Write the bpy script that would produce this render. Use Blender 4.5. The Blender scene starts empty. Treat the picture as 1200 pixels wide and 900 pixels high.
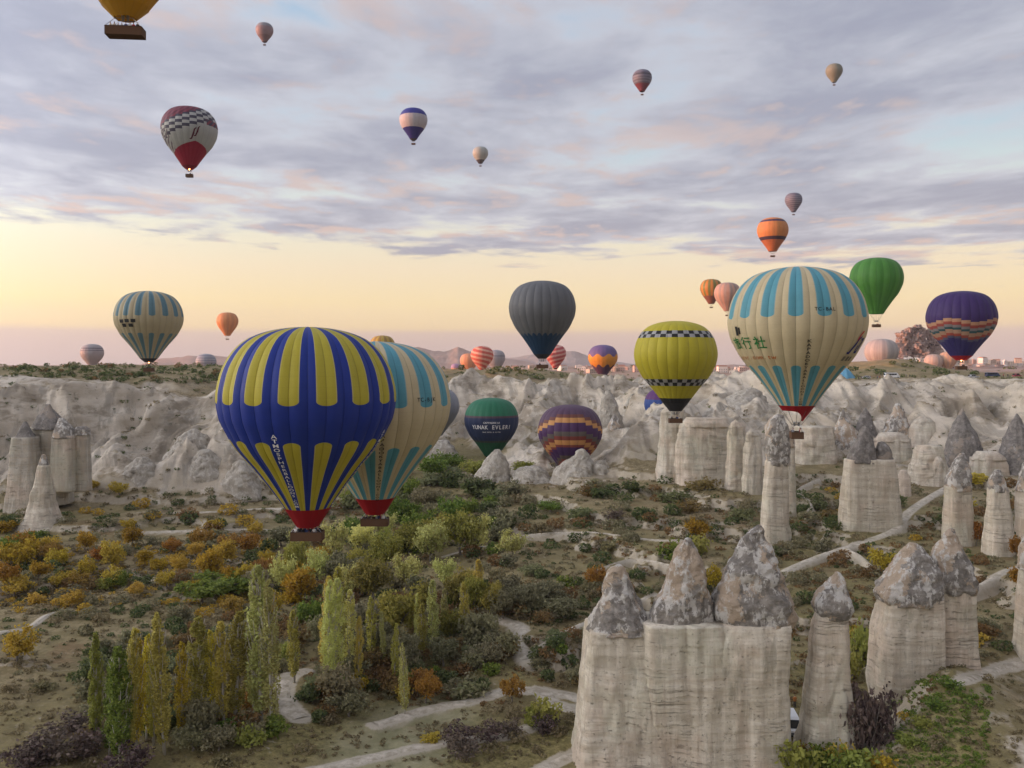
import bpy, bmesh, math, random
import numpy as np
from mathutils import Vector, Matrix

rnd = random.Random(7)
RNG = np.random.default_rng(11)
SC = bpy.context.scene
COL = SC.collection

# ------------------------------------------------------------------ camera
F, HY, ZC = 1040.0, 428.0, 46.0           # focal length in photo pixels, eye-level row, eye height above the valley floor
cam_d = bpy.data.cameras.new("camera")
cam = bpy.data.objects.new("camera", cam_d)
COL.objects.link(cam)
cam.location = (0, 0, ZC)
cam.rotation_euler = (math.radians(90), 0, 0)
cam_d.sensor_width = 36.0
cam_d.lens = 36.0 * F / 1200.0
cam_d.shift_y = -(450.0 - HY) / 1200.0
cam_d.clip_start = 0.5
cam_d.clip_end = 60000
SC.camera = cam
SC.render.resolution_x, SC.render.resolution_y = 1024, 768

# ------------------------------------------------------------------ node helper
class G:
    """tiny expression builder on a node tree"""
    def __init__(s, nt): s.nt = nt
    def new(s, t, **k):
        n = s.nt.nodes.new(t)
        for a, b in k.items(): setattr(n, a, b)
        return n
    def put(s, sock, v):
        if hasattr(v, 'is_linked'): s.nt.links.new(v, sock)
        elif isinstance(v, (tuple, list)) and len(v) == 3 and sock.type == 'RGBA': sock.default_value = (*v, 1)
        else: sock.default_value = v
    def m(s, op, a, b=None, c=None, clamp=False):
        n = s.new('ShaderNodeMath', operation=op); n.use_clamp = clamp
        s.put(n.inputs[0], a)
        if b is not None: s.put(n.inputs[1], b)
        if c is not None: s.put(n.inputs[2], c)
        return n.outputs[0]
    def add(s, a, b): return s.m('ADD', a, b)
    def sub(s, a, b): return s.m('SUBTRACT', a, b)
    def mul(s, a, b): return s.m('MULTIPLY', a, b)
    def mx(s, f, a, b):
        n = s.new('ShaderNodeMix', data_type='RGBA'); n.clamp_factor = True
        s.put(n.inputs[0], f); s.put(n.inputs[6], a); s.put(n.inputs[7], b)
        return n.outputs[2]
    def mulc(s, a, b):
        n = s.new('ShaderNodeMix', data_type='RGBA', blend_type='MULTIPLY'); n.inputs[0].default_value = 1
        s.put(n.inputs[6], a); s.put(n.inputs[7], b)
        return n.outputs[2]
    def ss(s, x, a, b, lo=0.0, hi=1.0):
        n = s.new('ShaderNodeMapRange', interpolation_type='SMOOTHSTEP')
        s.put(n.inputs[0], x); n.inputs[1].default_value = a; n.inputs[2].default_value = b
        n.inputs[3].default_value = lo; n.inputs[4].default_value = hi
        return n.outputs[0]
    def lin(s, x, a, b, lo=0.0, hi=1.0):
        n = s.new('ShaderNodeMapRange')
        s.put(n.inputs[0], x); n.inputs[1].default_value = a; n.inputs[2].default_value = b
        n.inputs[3].default_value = lo; n.inputs[4].default_value = hi
        return n.outputs[0]
    def vm(s, v, sc):
        n = s.new('ShaderNodeVectorMath', operation='MULTIPLY'); s.put(n.inputs[0], v); n.inputs[1].default_value = sc
        return n.outputs[0]
    def noise(s, v, scale, detail=4, rough=.55, dist=0.0, out=0):
        n = s.new('ShaderNodeTexNoise'); s.put(n.inputs['Vector'], v)
        n.inputs['Scale'].default_value = scale; n.inputs['Detail'].default_value = detail
        n.inputs['Roughness'].default_value = rough; n.inputs['Distortion'].default_value = dist
        return n.outputs[out]
    def voro(s, v, scale, feature='F1', out='Distance'):
        n = s.new('ShaderNodeTexVoronoi', feature=feature); s.put(n.inputs['Vector'], v); n.inputs['Scale'].default_value = scale
        return n.outputs[out]
    def ramp(s, x, stops, interp='LINEAR'):
        n = s.new('ShaderNodeValToRGB'); cr = n.color_ramp; cr.interpolation = interp
        s.put(n.inputs[0], x)
        while len(cr.elements) > 1: cr.elements.remove(cr.elements[-1])
        for i, (p, c) in enumerate(stops):
            e = cr.elements[0] if i == 0 else cr.elements.new(p)
            e.position = p; e.color = (*c, 1)
        return n.outputs[0]
    def sep(s, v):
        n = s.new('ShaderNodeSeparateXYZ'); s.put(n.inputs[0], v); return n.outputs
    def comb(s, x, y, z):
        n = s.new('ShaderNodeCombineXYZ')
        for i, q in enumerate((x, y, z)): s.put(n.inputs[i], q)
        return n.outputs[0]
    def pos(s): return s.new('ShaderNodeNewGeometry').outputs['Position']
    def attr(s, name, out='Fac'):
        n = s.new('ShaderNodeAttribute', attribute_name=name); return n.outputs[out]
    def bump(s, h, strength=.5, dist=.1):
        n = s.new('ShaderNodeBump'); s.put(n.inputs['Height'], h)
        n.inputs['Strength'].default_value = strength; n.inputs['Distance'].default_value = dist
        return n.outputs[0]

def srgb(r, g, b):
    f = lambda c: (c / 255 / 12.92) if c <= 10 else ((c / 255 + .055) / 1.055) ** 2.4
    return (f(r), f(g), f(b))

# ------------------------------------------------------------------ sun and sky
SUN_EL, SUN_AZ = math.radians(3.2), math.radians(-96)      # azimuth from +Y towards +X: the sun has just risen to the left
sd = Vector((math.sin(SUN_AZ) * math.cos(SUN_EL), math.cos(SUN_AZ) * math.cos(SUN_EL), math.sin(SUN_EL)))
sun_d = bpy.data.lights.new("sun", 'SUN')
sun = bpy.data.objects.new("sun", sun_d); COL.objects.link(sun)
sun_d.energy = 5.0; sun_d.color = (1.0, .31, .13); sun_d.angle = math.radians(.5)
sun.rotation_euler = sd.to_track_quat('Z', 'Y').to_euler()
sun.location = (-200, 0, 200)

def build_world():
    w = bpy.data.worlds.new("World"); SC.world = w; w.use_nodes = True
    nt = w.node_tree; nt.nodes.clear(); g = G(nt)
    out = g.new('ShaderNodeOutputWorld'); bg = g.new('ShaderNodeBackground')
    nt.links.new(bg.outputs[0], out.inputs[0])
    sky = g.new('ShaderNodeTexSky', sky_type='NISHITA'); sky.sun_disc = False
    sky.sun_elevation = SUN_EL; sky.sun_rotation = SUN_AZ; sky.altitude = 1200; sky.dust_density = 2.5; sky.air_density = 1.2
    d = g.new('ShaderNodeTexCoord').outputs['Generated']
    x, y, z = g.sep(d)
    el = g.mul(g.m('ARCSINE', z), 57.2958)
    wob = g.noise(g.comb(g.mul(x, 2.2), g.mul(y, 2.2), g.mul(z, 30)), 1.0, 3, .5)
    elw = g.add(el, g.mul(g.sub(wob, .5), .7))
    clear = g.ramp(g.lin(elw, 0, 40), [
        (0.0, srgb(192, 176, 172)), (.030, srgb(200, 181, 174)), (.050, srgb(208, 188, 174)), (.060, srgb(234, 211, 166)),
        (.10, srgb(247, 226, 174)), (.15, srgb(244, 227, 193)), (.20, srgb(236, 230, 207)), (.27, srgb(212, 224, 222)),
        (.36, srgb(180, 206, 222)), (.55, srgb(158, 190, 218)), (1.0, srgb(130, 162, 202))])
    # clouds: a flat layer seen at a slant (direction over height)
    zc = g.m('MAXIMUM', z, .045)
    u = g.m('DIVIDE', x, zc); v = g.m('DIVIDE', y, zc)
    p = g.comb(u, v, 0.0)
    warp = g.noise(g.vm(p, (.8, .8, 1)), 1.0, 2, .5, 0, 1)
    sw = g.new('ShaderNodeVectorMath', operation='MULTIPLY_ADD')
    nt.links.new(warp, sw.inputs[0]); sw.inputs[1].default_value = (.5, .5, 0); nt.links.new(p, sw.inputs[2])
    pw = sw.outputs[0]
    n1 = g.noise(g.vm(pw, (.95, .80, 1)), 1.05, 6, .54)
    n2 = g.noise(g.vm(pw, (1.6, 1.0, 1)), 2.6, 6, .6)
    n3 = g.noise(g.vm(pw, (.35, .8, 1)), .85, 3, .5)
    dens = g.add(g.mul(n1, .80), g.mul(n2, .20))
    skew = g.mul(x, -1.6)                                   # the bank's lower edge comes down towards the right
    cover = g.ss(g.add(el, g.mul(x, 2.6)), 4.4, 9.0)
    cl = g.ss(g.add(dens, g.mul(g.sub(cover, 1.0), .40)), .32, .47)
    thick = g.ss(dens, .38, .62)
    pink = g.ss(g.add(n3, g.mul(g.sub(n2, .5), .9)), .50, .70)
    low = g.ss(el, 6, 15)
    ccol = g.mx(thick, srgb(204, 206, 216), srgb(160, 163, 181))
    ccol = g.mx(g.mul(pink, g.mx(low, (.95, .95, .95), (.62, .62, .62))), ccol, srgb(214, 190, 182))
    col = g.mx(g.mul(cl, .94), clear, ccol)
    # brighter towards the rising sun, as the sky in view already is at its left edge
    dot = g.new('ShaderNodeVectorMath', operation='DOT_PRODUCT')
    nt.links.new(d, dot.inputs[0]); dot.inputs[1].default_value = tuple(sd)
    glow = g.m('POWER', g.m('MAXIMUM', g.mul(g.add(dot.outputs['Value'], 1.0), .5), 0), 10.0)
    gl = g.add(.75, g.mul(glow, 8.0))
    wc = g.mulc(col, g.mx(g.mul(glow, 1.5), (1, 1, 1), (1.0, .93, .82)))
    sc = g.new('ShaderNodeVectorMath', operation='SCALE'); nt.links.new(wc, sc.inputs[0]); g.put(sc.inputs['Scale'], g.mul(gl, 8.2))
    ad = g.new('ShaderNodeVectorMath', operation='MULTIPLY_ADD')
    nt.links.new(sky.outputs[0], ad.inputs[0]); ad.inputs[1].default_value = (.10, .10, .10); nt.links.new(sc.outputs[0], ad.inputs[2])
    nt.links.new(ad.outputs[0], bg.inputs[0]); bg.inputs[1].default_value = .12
build_world()
SC.view_settings.view_transform = 'Standard'
SC.view_settings.look = 'None'
SC.view_settings.exposure = 0.42
SC.view_settings.gamma = 1.0
SC.view_settings.use_curve_mapping = False
SC.render.engine = 'CYCLES'
cy = SC.cycles
cy.use_denoising = True
cy.max_bounces = 5; cy.diffuse_bounces = 3; cy.glossy_bounces = 2; cy.transmission_bounces = 3; cy.volume_bounces = 0
cy.transparent_max_bounces = 6
cy.caustics_reflective = False; cy.caustics_refractive = False

# ------------------------------------------------------------------ object helpers
def tag(o, label=None, cat=None, group=None, kind=None):
    if label: o['label'] = label
    if cat: o['category'] = cat
    if group: o['group'] = group
    if kind: o['kind'] = kind
    return o

def link(name, data, parent=None, loc=None):
    o = bpy.data.objects.new(name, data); COL.objects.link(o)
    if parent is not None: o.parent = parent
    if loc is not None: o.location = loc
    return o

def empty(name, loc):
    o = link(name, None, None, loc); o.empty_display_size = .5
    return o

def mesh_np(name, verts, faces, mats=(), smooth=True, mi=None):
    """verts (n,3), faces (m,k) int array with k = 3 or 4, or a list of tuples"""
    me = bpy.data.meshes.new(name)
    verts = np.asarray(verts, dtype=np.float32)
    if isinstance(faces, np.ndarray):
        k = faces.shape[1]; n = len(faces)
        me.vertices.add(len(verts)); me.vertices.foreach_set('co', verts.ravel())
        me.loops.add(n * k); me.loops.foreach_set('vertex_index', faces.astype(np.int32).ravel())
        me.polygons.add(n)
        me.polygons.foreach_set('loop_start', np.arange(0, n * k, k, dtype=np.int32))
        me.polygons.foreach_set('loop_total', np.full(n, k, dtype=np.int32))
    else:
        me.from_pydata([tuple(map(float, v)) for v in verts], [], [tuple(map(int, f)) for f in faces])
    for m in mats: me.materials.append(m)
    if mi is not None: me.polygons.foreach_set('material_index', np.asarray(mi, dtype=np.int32))
    me.polygons.foreach_set('use_smooth', np.full(len(me.polygons), smooth, dtype=bool))
    me.update(calc_edges=True)
    return me

def set_uv(me, uv_per_vert):
    l = me.uv_layers.new(name='UVMap')
    vi = np.empty(len(me.loops), dtype=np.int32); me.loops.foreach_get('vertex_index', vi)
    l.data.foreach_set('uv', np.asarray(uv_per_vert, dtype=np.float32)[vi].ravel())

def vattr(me, name, vals):
    a = me.attributes.new(name, 'FLOAT', 'POINT'); a.data.foreach_set('value', np.asarray(vals, dtype=np.float32))

class MB:
    """collects simple solids into one mesh"""
    def __init__(s): s.v, s.f, s.m = [], [], []
    def quadgrid(s, P, close_u=False, mi=0):
        a, b, _ = P.shape; o = len(s.v); s.v += P.reshape(-1, 3).tolist()
        for i in range(a - 1):
            for j in range(b if close_u else b - 1):
                s.f.append((o + i * b + j, o + i * b + (j + 1) % b, o + (i + 1) * b + (j + 1) % b, o + (i + 1) * b + j)); s.m.append(mi)
    def box(s, c, size, mi=0, taper=1.0, rot=0.0, tx=None):
        o = len(s.v); cx, cy_, cz = c; sx, sy, sz = [q / 2 for q in size]
        tx = taper if tx is None else tx
        ca, sa = math.cos(rot), math.sin(rot)
        for dz, tx_, ty_ in ((-sz, 1, 1), (sz, tx, taper)):
            for dx, dy in ((-sx, -sy), (sx, -sy), (sx, sy), (-sx, sy)):
                X, Y = dx * tx_, dy * ty_
                s.v.append((cx + X * ca - Y * sa, cy_ + X * sa + Y * ca, cz + dz))
        for q in ((0, 3, 2, 1), (4, 5, 6, 7), (0, 1, 5, 4), (1, 2, 6, 5), (2, 3, 7, 6), (3, 0, 4, 7)):
            s.f.append(tuple(o + k for k in q)); s.m.append(mi)
    def tube(s, pts, r, n=6, mi=0):
        pts = [Vector(p) for p in pts]; rs = r if isinstance(r, (list, tuple)) else [r] * len(pts); o = len(s.v)
        for i, p in enumerate(pts):
            t = (pts[min(i + 1, len(pts) - 1)] - pts[max(i - 1, 0)]).normalized()
            a = t.orthogonal().normalized() if abs(t.z) < .99 else Vector((1, 0, 0)); b = t.cross(a).normalized(); a = b.cross(t)
            for k in range(n):
                q = 2 * math.pi * k / n; s.v.append(tuple(p + (a * math.cos(q) + b * math.sin(q)) * rs[i]))
        for i in range(len(pts) - 1):
            for k in range(n):
                s.f.append((o + i * n + k, o + i * n + (k + 1) % n, o + (i + 1) * n + (k + 1) % n, o + (i + 1) * n + k)); s.m.append(mi)
        s.f.append(tuple(o + k for k in range(n))[::-1]); s.m.append(mi)
        s.f.append(tuple(o + (len(pts) - 1) * n + k for k in range(n))); s.m.append(mi)
    def lathe(s, prof, n=16, c=(0, 0, 0), mi=0):
        o = len(s.v)
        for r, z in prof:
            for k in range(n):
                q = 2 * math.pi * k / n; s.v.append((c[0] + r * math.cos(q), c[1] + r * math.sin(q), c[2] + z))
        for i in range(len(prof) - 1):
            for k in range(n):
                s.f.append((o + i * n + k, o + i * n + (k + 1) % n, o + (i + 1) * n + (k + 1) % n, o + (i + 1) * n + k)); s.m.append(mi)
    def mesh(s, name, mats, smooth=False): return mesh_np(name, s.v, s.f, mats, smooth, s.m)
    def build(s, name, mats, parent=None, smooth=False, loc=None):
        return link(name, s.mesh(name, mats if isinstance(mats, (list, tuple)) else [mats], smooth), parent, loc)

# ------------------------------------------------------------------ noise (numpy)
_perm = RNG.permutation(4096).astype(np.int64)
_grad = RNG.normal(size=(4096, 3)); _grad /= np.linalg.norm(_grad, axis=1)[:, None]
def perlin(x, y, z=0.0):
    x, y, z = np.broadcast_arrays(np.asarray(x, float), np.asarray(y, float), np.asarray(z, float))
    xi, yi, zi = np.floor(x).astype(np.int64), np.floor(y).astype(np.int64), np.floor(z).astype(np.int64)
    xf, yf, zf = x - xi, y - yi, z - zi
    fa = lambda t: t * t * t * (t * (t * 6 - 15) + 10)
    u, v, w = fa(xf), fa(yf), fa(zf); tot = 0
    for i in (0, 1):
        for j in (0, 1):
            for k in (0, 1):
                h = _perm[(_perm[(_perm[(xi + i) & 4095] + yi + j) & 4095] + zi + k) & 4095]
                gr = _grad[h]
                tot = tot + (gr[..., 0] * (xf - i) + gr[..., 1] * (yf - j) + gr[..., 2] * (zf - k)) * \
                    (u if i else 1 - u) * (v if j else 1 - v) * (w if k else 1 - w)
    return tot * 1.6
def fbm(x, y, z=0.0, o=5, g=.5, l=2.03):
    t, a = 0, 1.0
    for i in range(o):
        t = t + a * perlin(x + 17.3 * i, y - 9.1 * i, z + 5.7 * i); a *= g; x, y, z = x * l, y * l, np.asarray(z) * l
    return t
def ridged(x, y, z=0.0, o=5, g=.5, l=2.03):
    t, a, n = 0, 1.0, 0
    for i in range(o):
        t = t + a * (1 - np.abs(perlin(x + 7.7 * i, y + 3.1 * i, z - 2.7 * i)) * 2); n += a; a *= g; x, y, z = x * l, y * l, np.asarray(z) * l
    return t / n
def sstep(a, b, x):
    t = np.clip((x - a) / (b - a), 0, 1); return t * t * (3 - 2 * t)
def P(px, py, d): return Vector(((px - 600) / F * d, d, ZC - (py - HY) / F * d))
# ------------------------------------------------------------------ materials for ground and rock
def new_mat(name):
    m = bpy.data.materials.new(name); m.use_nodes = True; nt = m.node_tree
    b = nt.nodes['Principled BSDF']; b.inputs['Roughness'].default_value = .9; b.inputs['Specular IOR Level'].default_value = .2
    return m, G(nt), b

def mat_terrain():
    m, g, b = new_mat('ground'); p = g.pos()
    rock, green, red, pth = g.attr('rock'), g.attr('green'), g.attr('red'), g.attr('path')
    nb, nm, nf = g.noise(p, .035, 5, .6), g.noise(p, .22, 6, .65), g.noise(p, 1.3, 6, .7)
    ng = g.noise(p, 4.0, 4, .7)
    dry = g.mx(g.ss(nm, .38, .60), (.19, .145, .08), (.36, .285, .165))
    dry = g.mx(g.mul(g.ss(nf, .46, .58), .8), dry, (.115, .088, .045))
    dry = g.mx(g.mul(g.ss(ng, .54, .64), .55), dry, (.40, .33, .21))
    grs = g.mx(g.ss(nf, .35, .65), (.155, .135, .05), (.31, .26, .11))
    grs = g.mx(g.mul(g.ss(ng, .5, .66), .7), grs, (.075, .07, .03))
    soil = g.mx(g.m('MULTIPLY', g.mul(green, 1.7), g.ss(nb, .28, .58), clamp=True), dry, grs)
    soil = g.mx(g.ss(green, .78, .95), soil, g.mx(g.ss(nm, .35, .65), (.235, .225, .12), (.37, .34, .21)))
    rust = g.mul(g.ss(g.noise(p, .06, 5, .65), .57, .68), .4)
    soil = g.mx(rust, soil, g.mx(g.ss(nf, .4, .6), (.20, .095, .045), (.12, .065, .035)))
    soil = g.mx(g.mul(g.ss(g.noise(p, .5, 5, .7), .63, .73), .75), soil, (.46, .41, .32))
    # pale tuff: layered, streaked down the fall line, stained grey
    px, py, pz = g.sep(p)
    lay = g.noise(g.comb(g.mul(px, .05), g.mul(py, .03), g.mul(pz, .16)), 1.0, 5, .6)
    stn = g.noise(g.comb(g.add(g.mul(px, .30), g.mul(pz, .08)), g.mul(py, .05), g.mul(pz, .05)), 1.0, 6, .65)
    tuf = g.mx(g.ss(lay, .36, .64), (.43, .37, .285), (.61, .545, .445))
    tuf = g.mx(g.mul(g.ss(stn, .50, .62), .7), tuf, (.29, .265, .22))
    tuf = g.mx(g.mul(g.ss(nf, .55, .70), .5), tuf, (.33, .30, .25))
    tuf = g.mx(g.mul(g.ss(g.noise(g.comb(g.mul(px, .045), g.mul(py, .03), g.mul(pz, .10)), 1.0, 6, .68), .50, .62), .8), tuf, (.24, .20, .145))
    tuf = g.mx(g.mul(g.ss(g.noise(p, .30, 6, .75), .60, .68), .8), tuf, (.15, .135, .095))
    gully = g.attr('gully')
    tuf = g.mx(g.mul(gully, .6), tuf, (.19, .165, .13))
    nz = g.sep(g.new('ShaderNodeNewGeometry').outputs['Normal'])[2]
    ledge = g.mul(g.ss(nz, .95, .78), .85)
    soil = g.mx(ledge, soil, g.mx(nf, (.33, .28, .2), (.56, .50, .40)))
    rk = g.ss(g.add(rock, g.add(g.mul(g.sub(nm, .5), .8), g.mul(g.sub(g.noise(g.comb(g.mul(px, .03), g.mul(py, .02), g.mul(pz, .03)), 1.0, 4, .6), .5), 2.0))), .40, .60)
    flat = g.mul(g.ss(nz, .80, .95), g.ss(g.noise(p, .13, 5, .7), .48, .6))
    rk = g.mul(rk, g.sub(1.0, g.mul(flat, .75)))
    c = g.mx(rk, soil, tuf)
    far = g.mx(g.ss(g.noise(p, .012, 6, .65), .4, .62), (.30, .20, .145), (.42, .32, .24))
    far = g.mx(g.mul(g.ss(g.noise(p, .05, 5, .7), .54, .62), .8), far, (.12, .10, .075))
    c = g.mx(red, c, far)
    c = g.mx(g.ss(g.add(pth, g.mul(g.sub(nf, .5), .9)), .35, .7), c, (.47, .42, .33))
    g.put(b.inputs['Base Color'], c)
    h = g.add(g.mul(nf, .6), g.add(g.mul(ng, .3), g.mul(stn, .7)))
    g.put(b.inputs['Normal'], g.bump(h, .6, .5))
    return m

def mat_path():
    m, g, b = new_mat('pale_dirt'); p = g.pos()
    c = g.mx(g.ss(g.noise(p, .8, 6, .7), .35, .65), (.36, .315, .24), (.60, .545, .45))
    c = g.mx(g.mul(g.ss(g.noise(p, .25, 4, .6), .52, .66), .5), c, (.33, .29, .20))
    g.put(b.inputs['Base Color'], c); g.put(b.inputs['Normal'], g.bump(g.noise(p, 3, 5, .7), .5, .1))
    return m

def mat_tuff(name, base=(.50, .445, .35), light=(.64, .585, .48), dark=(.27, .235, .185), k=1.0):
    """banded cream tuff of the columns"""
    m, g, b = new_mat(name); p = g.pos(); x, y, z = g.sep(p)
    wz = g.add(z, g.mul(g.noise(p, .12, 3, .5), 1.6))
    lay = g.noise(g.comb(g.mul(x, .05), g.mul(y, .05), g.mul(wz, .7 * k)), 1.0, 5, .7)
    fine = g.noise(g.comb(g.mul(x, .12), g.mul(y, .12), g.mul(wz, 4.0 * k)), 1.0, 4, .7)
    vert = g.noise(g.comb(g.mul(x, 1.1), g.mul(y, 1.1), g.mul(z, .05)), 1.0, 5, .65)
    big = g.noise(p, .11, 4, .6); sp = g.noise(p, 2.2, 6, .75)
    c = g.mx(g.ss(lay, .40, .58), base, light)
    c = g.mx(g.mul(g.ss(big, .48, .62), .45), c, (.62, .475, .365))
    c = g.mx(g.mul(g.ss(g.noise(p, .07, 4, .6), .52, .64), .5), c, (.53, .52, .40))
    c = g.mx(g.mul(g.ss(vert, .50, .62), .6), c, (.44, .37, .29))
    c = g.mx(g.mul(g.ss(vert, .46, .36), .4), c, (.78, .72, .61))
    crack = g.mul(g.ss(fine, .57, .64), g.ss(g.noise(p, .16, 5, .65), .47, .60))
    c = g.mx(g.mul(crack, .55), c, dark)
    c = g.mx(g.mul(g.ss(g.noise(g.comb(g.mul(x, .03), g.mul(y, .03), g.mul(wz, 1.9 * k)), 1.0, 3, .6), .54, .62), .35), c, (.50, .42, .31))
    pit = g.ss(g.noise(g.comb(g.mul(x, 1.6), g.mul(y, 1.6), g.mul(z, 3.2)), 1.0, 5, .7), .61, .67)
    c = g.mx(g.mul(pit, .7), c, (.25, .21, .165))
    c = g.mx(g.mul(g.ss(sp, .54, .66), .45), c, (.38, .335, .275))
    c = g.mx(g.mul(g.ss(g.noise(g.comb(g.mul(x, .5), g.mul(y, .5), g.mul(z, .14)), 1.0, 6, .7), .58, .66), .55), c, (.30, .28, .22))
    g.put(b.inputs['Base Color'], c)
    h = g.add(g.mul(lay, .8), g.add(g.mul(fine, .5), g.add(g.mul(sp, .35), g.mul(vert, .5))))
    h = g.sub(h, g.add(g.mul(crack, .9), g.mul(pit, .5)))
    g.put(b.inputs['Normal'], g.bump(h, .8, .22))
    return m

def mat_cap(name, grey=(.30, .275, .245), tan=(.64, .51, .38), white=(.80, .77, .71), wt=.5, tn=.5):
    """grey lichen-stained cap rock with pale and tan scars"""
    m, g, b = new_mat(name); p = g.pos(); x, y, z = g.sep(p)
    a, s, f = g.noise(p, .17, 8, .62), g.noise(p, .9, 7, .72), g.noise(p, 3.0, 5, .75)
    c = g.mx(g.ss(s, .36, .62), grey, tuple(min(1, q * 1.75) for q in grey))
    wv = g.noise(g.comb(g.mul(x, .8), g.mul(y, .8), g.mul(z, .35)), 1.0, 7, .7)
    c = g.mx(g.mul(g.ss(g.add(a, g.mul(g.sub(f, .5), .16)), .60 - .14 * tn, .62 - .14 * tn), .95), c, g.mx(f, tan, tuple(q * .75 for q in tan)))
    sc = g.add(wv, g.mul(g.sub(s, .5), .35))
    c = g.mx(g.mul(g.ss(sc, .63 - .13 * wt, .67 - .13 * wt), .9), c, g.mx(f, white, tuple(q * .8 for q in white)))
    c = g.mx(g.mul(g.ss(f, .60, .70), .5), c, (.15, .145, .135))
    g.put(b.inputs['Base Color'], c)
    g.put(b.inputs['Normal'], g.bump(g.add(g.mul(s, .8), g.add(g.mul(f, .4), g.mul(wv, .4))), 1.0, .8))
    return m

M_GROUND, M_PATH = mat_terrain(), mat_path()
M_TUFF, M_CAP = mat_tuff('banded_tuff'), mat_cap('cap_rock', (.235, .215, .19), wt=.85, tn=.62)
M_TUFFG = mat_tuff('grey_tuff', (.50, .455, .37), (.62, .57, .48), (.24, .21, .17))
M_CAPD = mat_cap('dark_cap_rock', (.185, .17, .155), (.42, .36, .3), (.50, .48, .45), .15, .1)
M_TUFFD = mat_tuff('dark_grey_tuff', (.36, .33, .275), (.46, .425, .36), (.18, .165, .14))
M_WHITE = mat_cap('white_rock', (.32, .29, .24), (.52, .47, .39), (.66, .62, .54), .9, 1.0)

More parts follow.
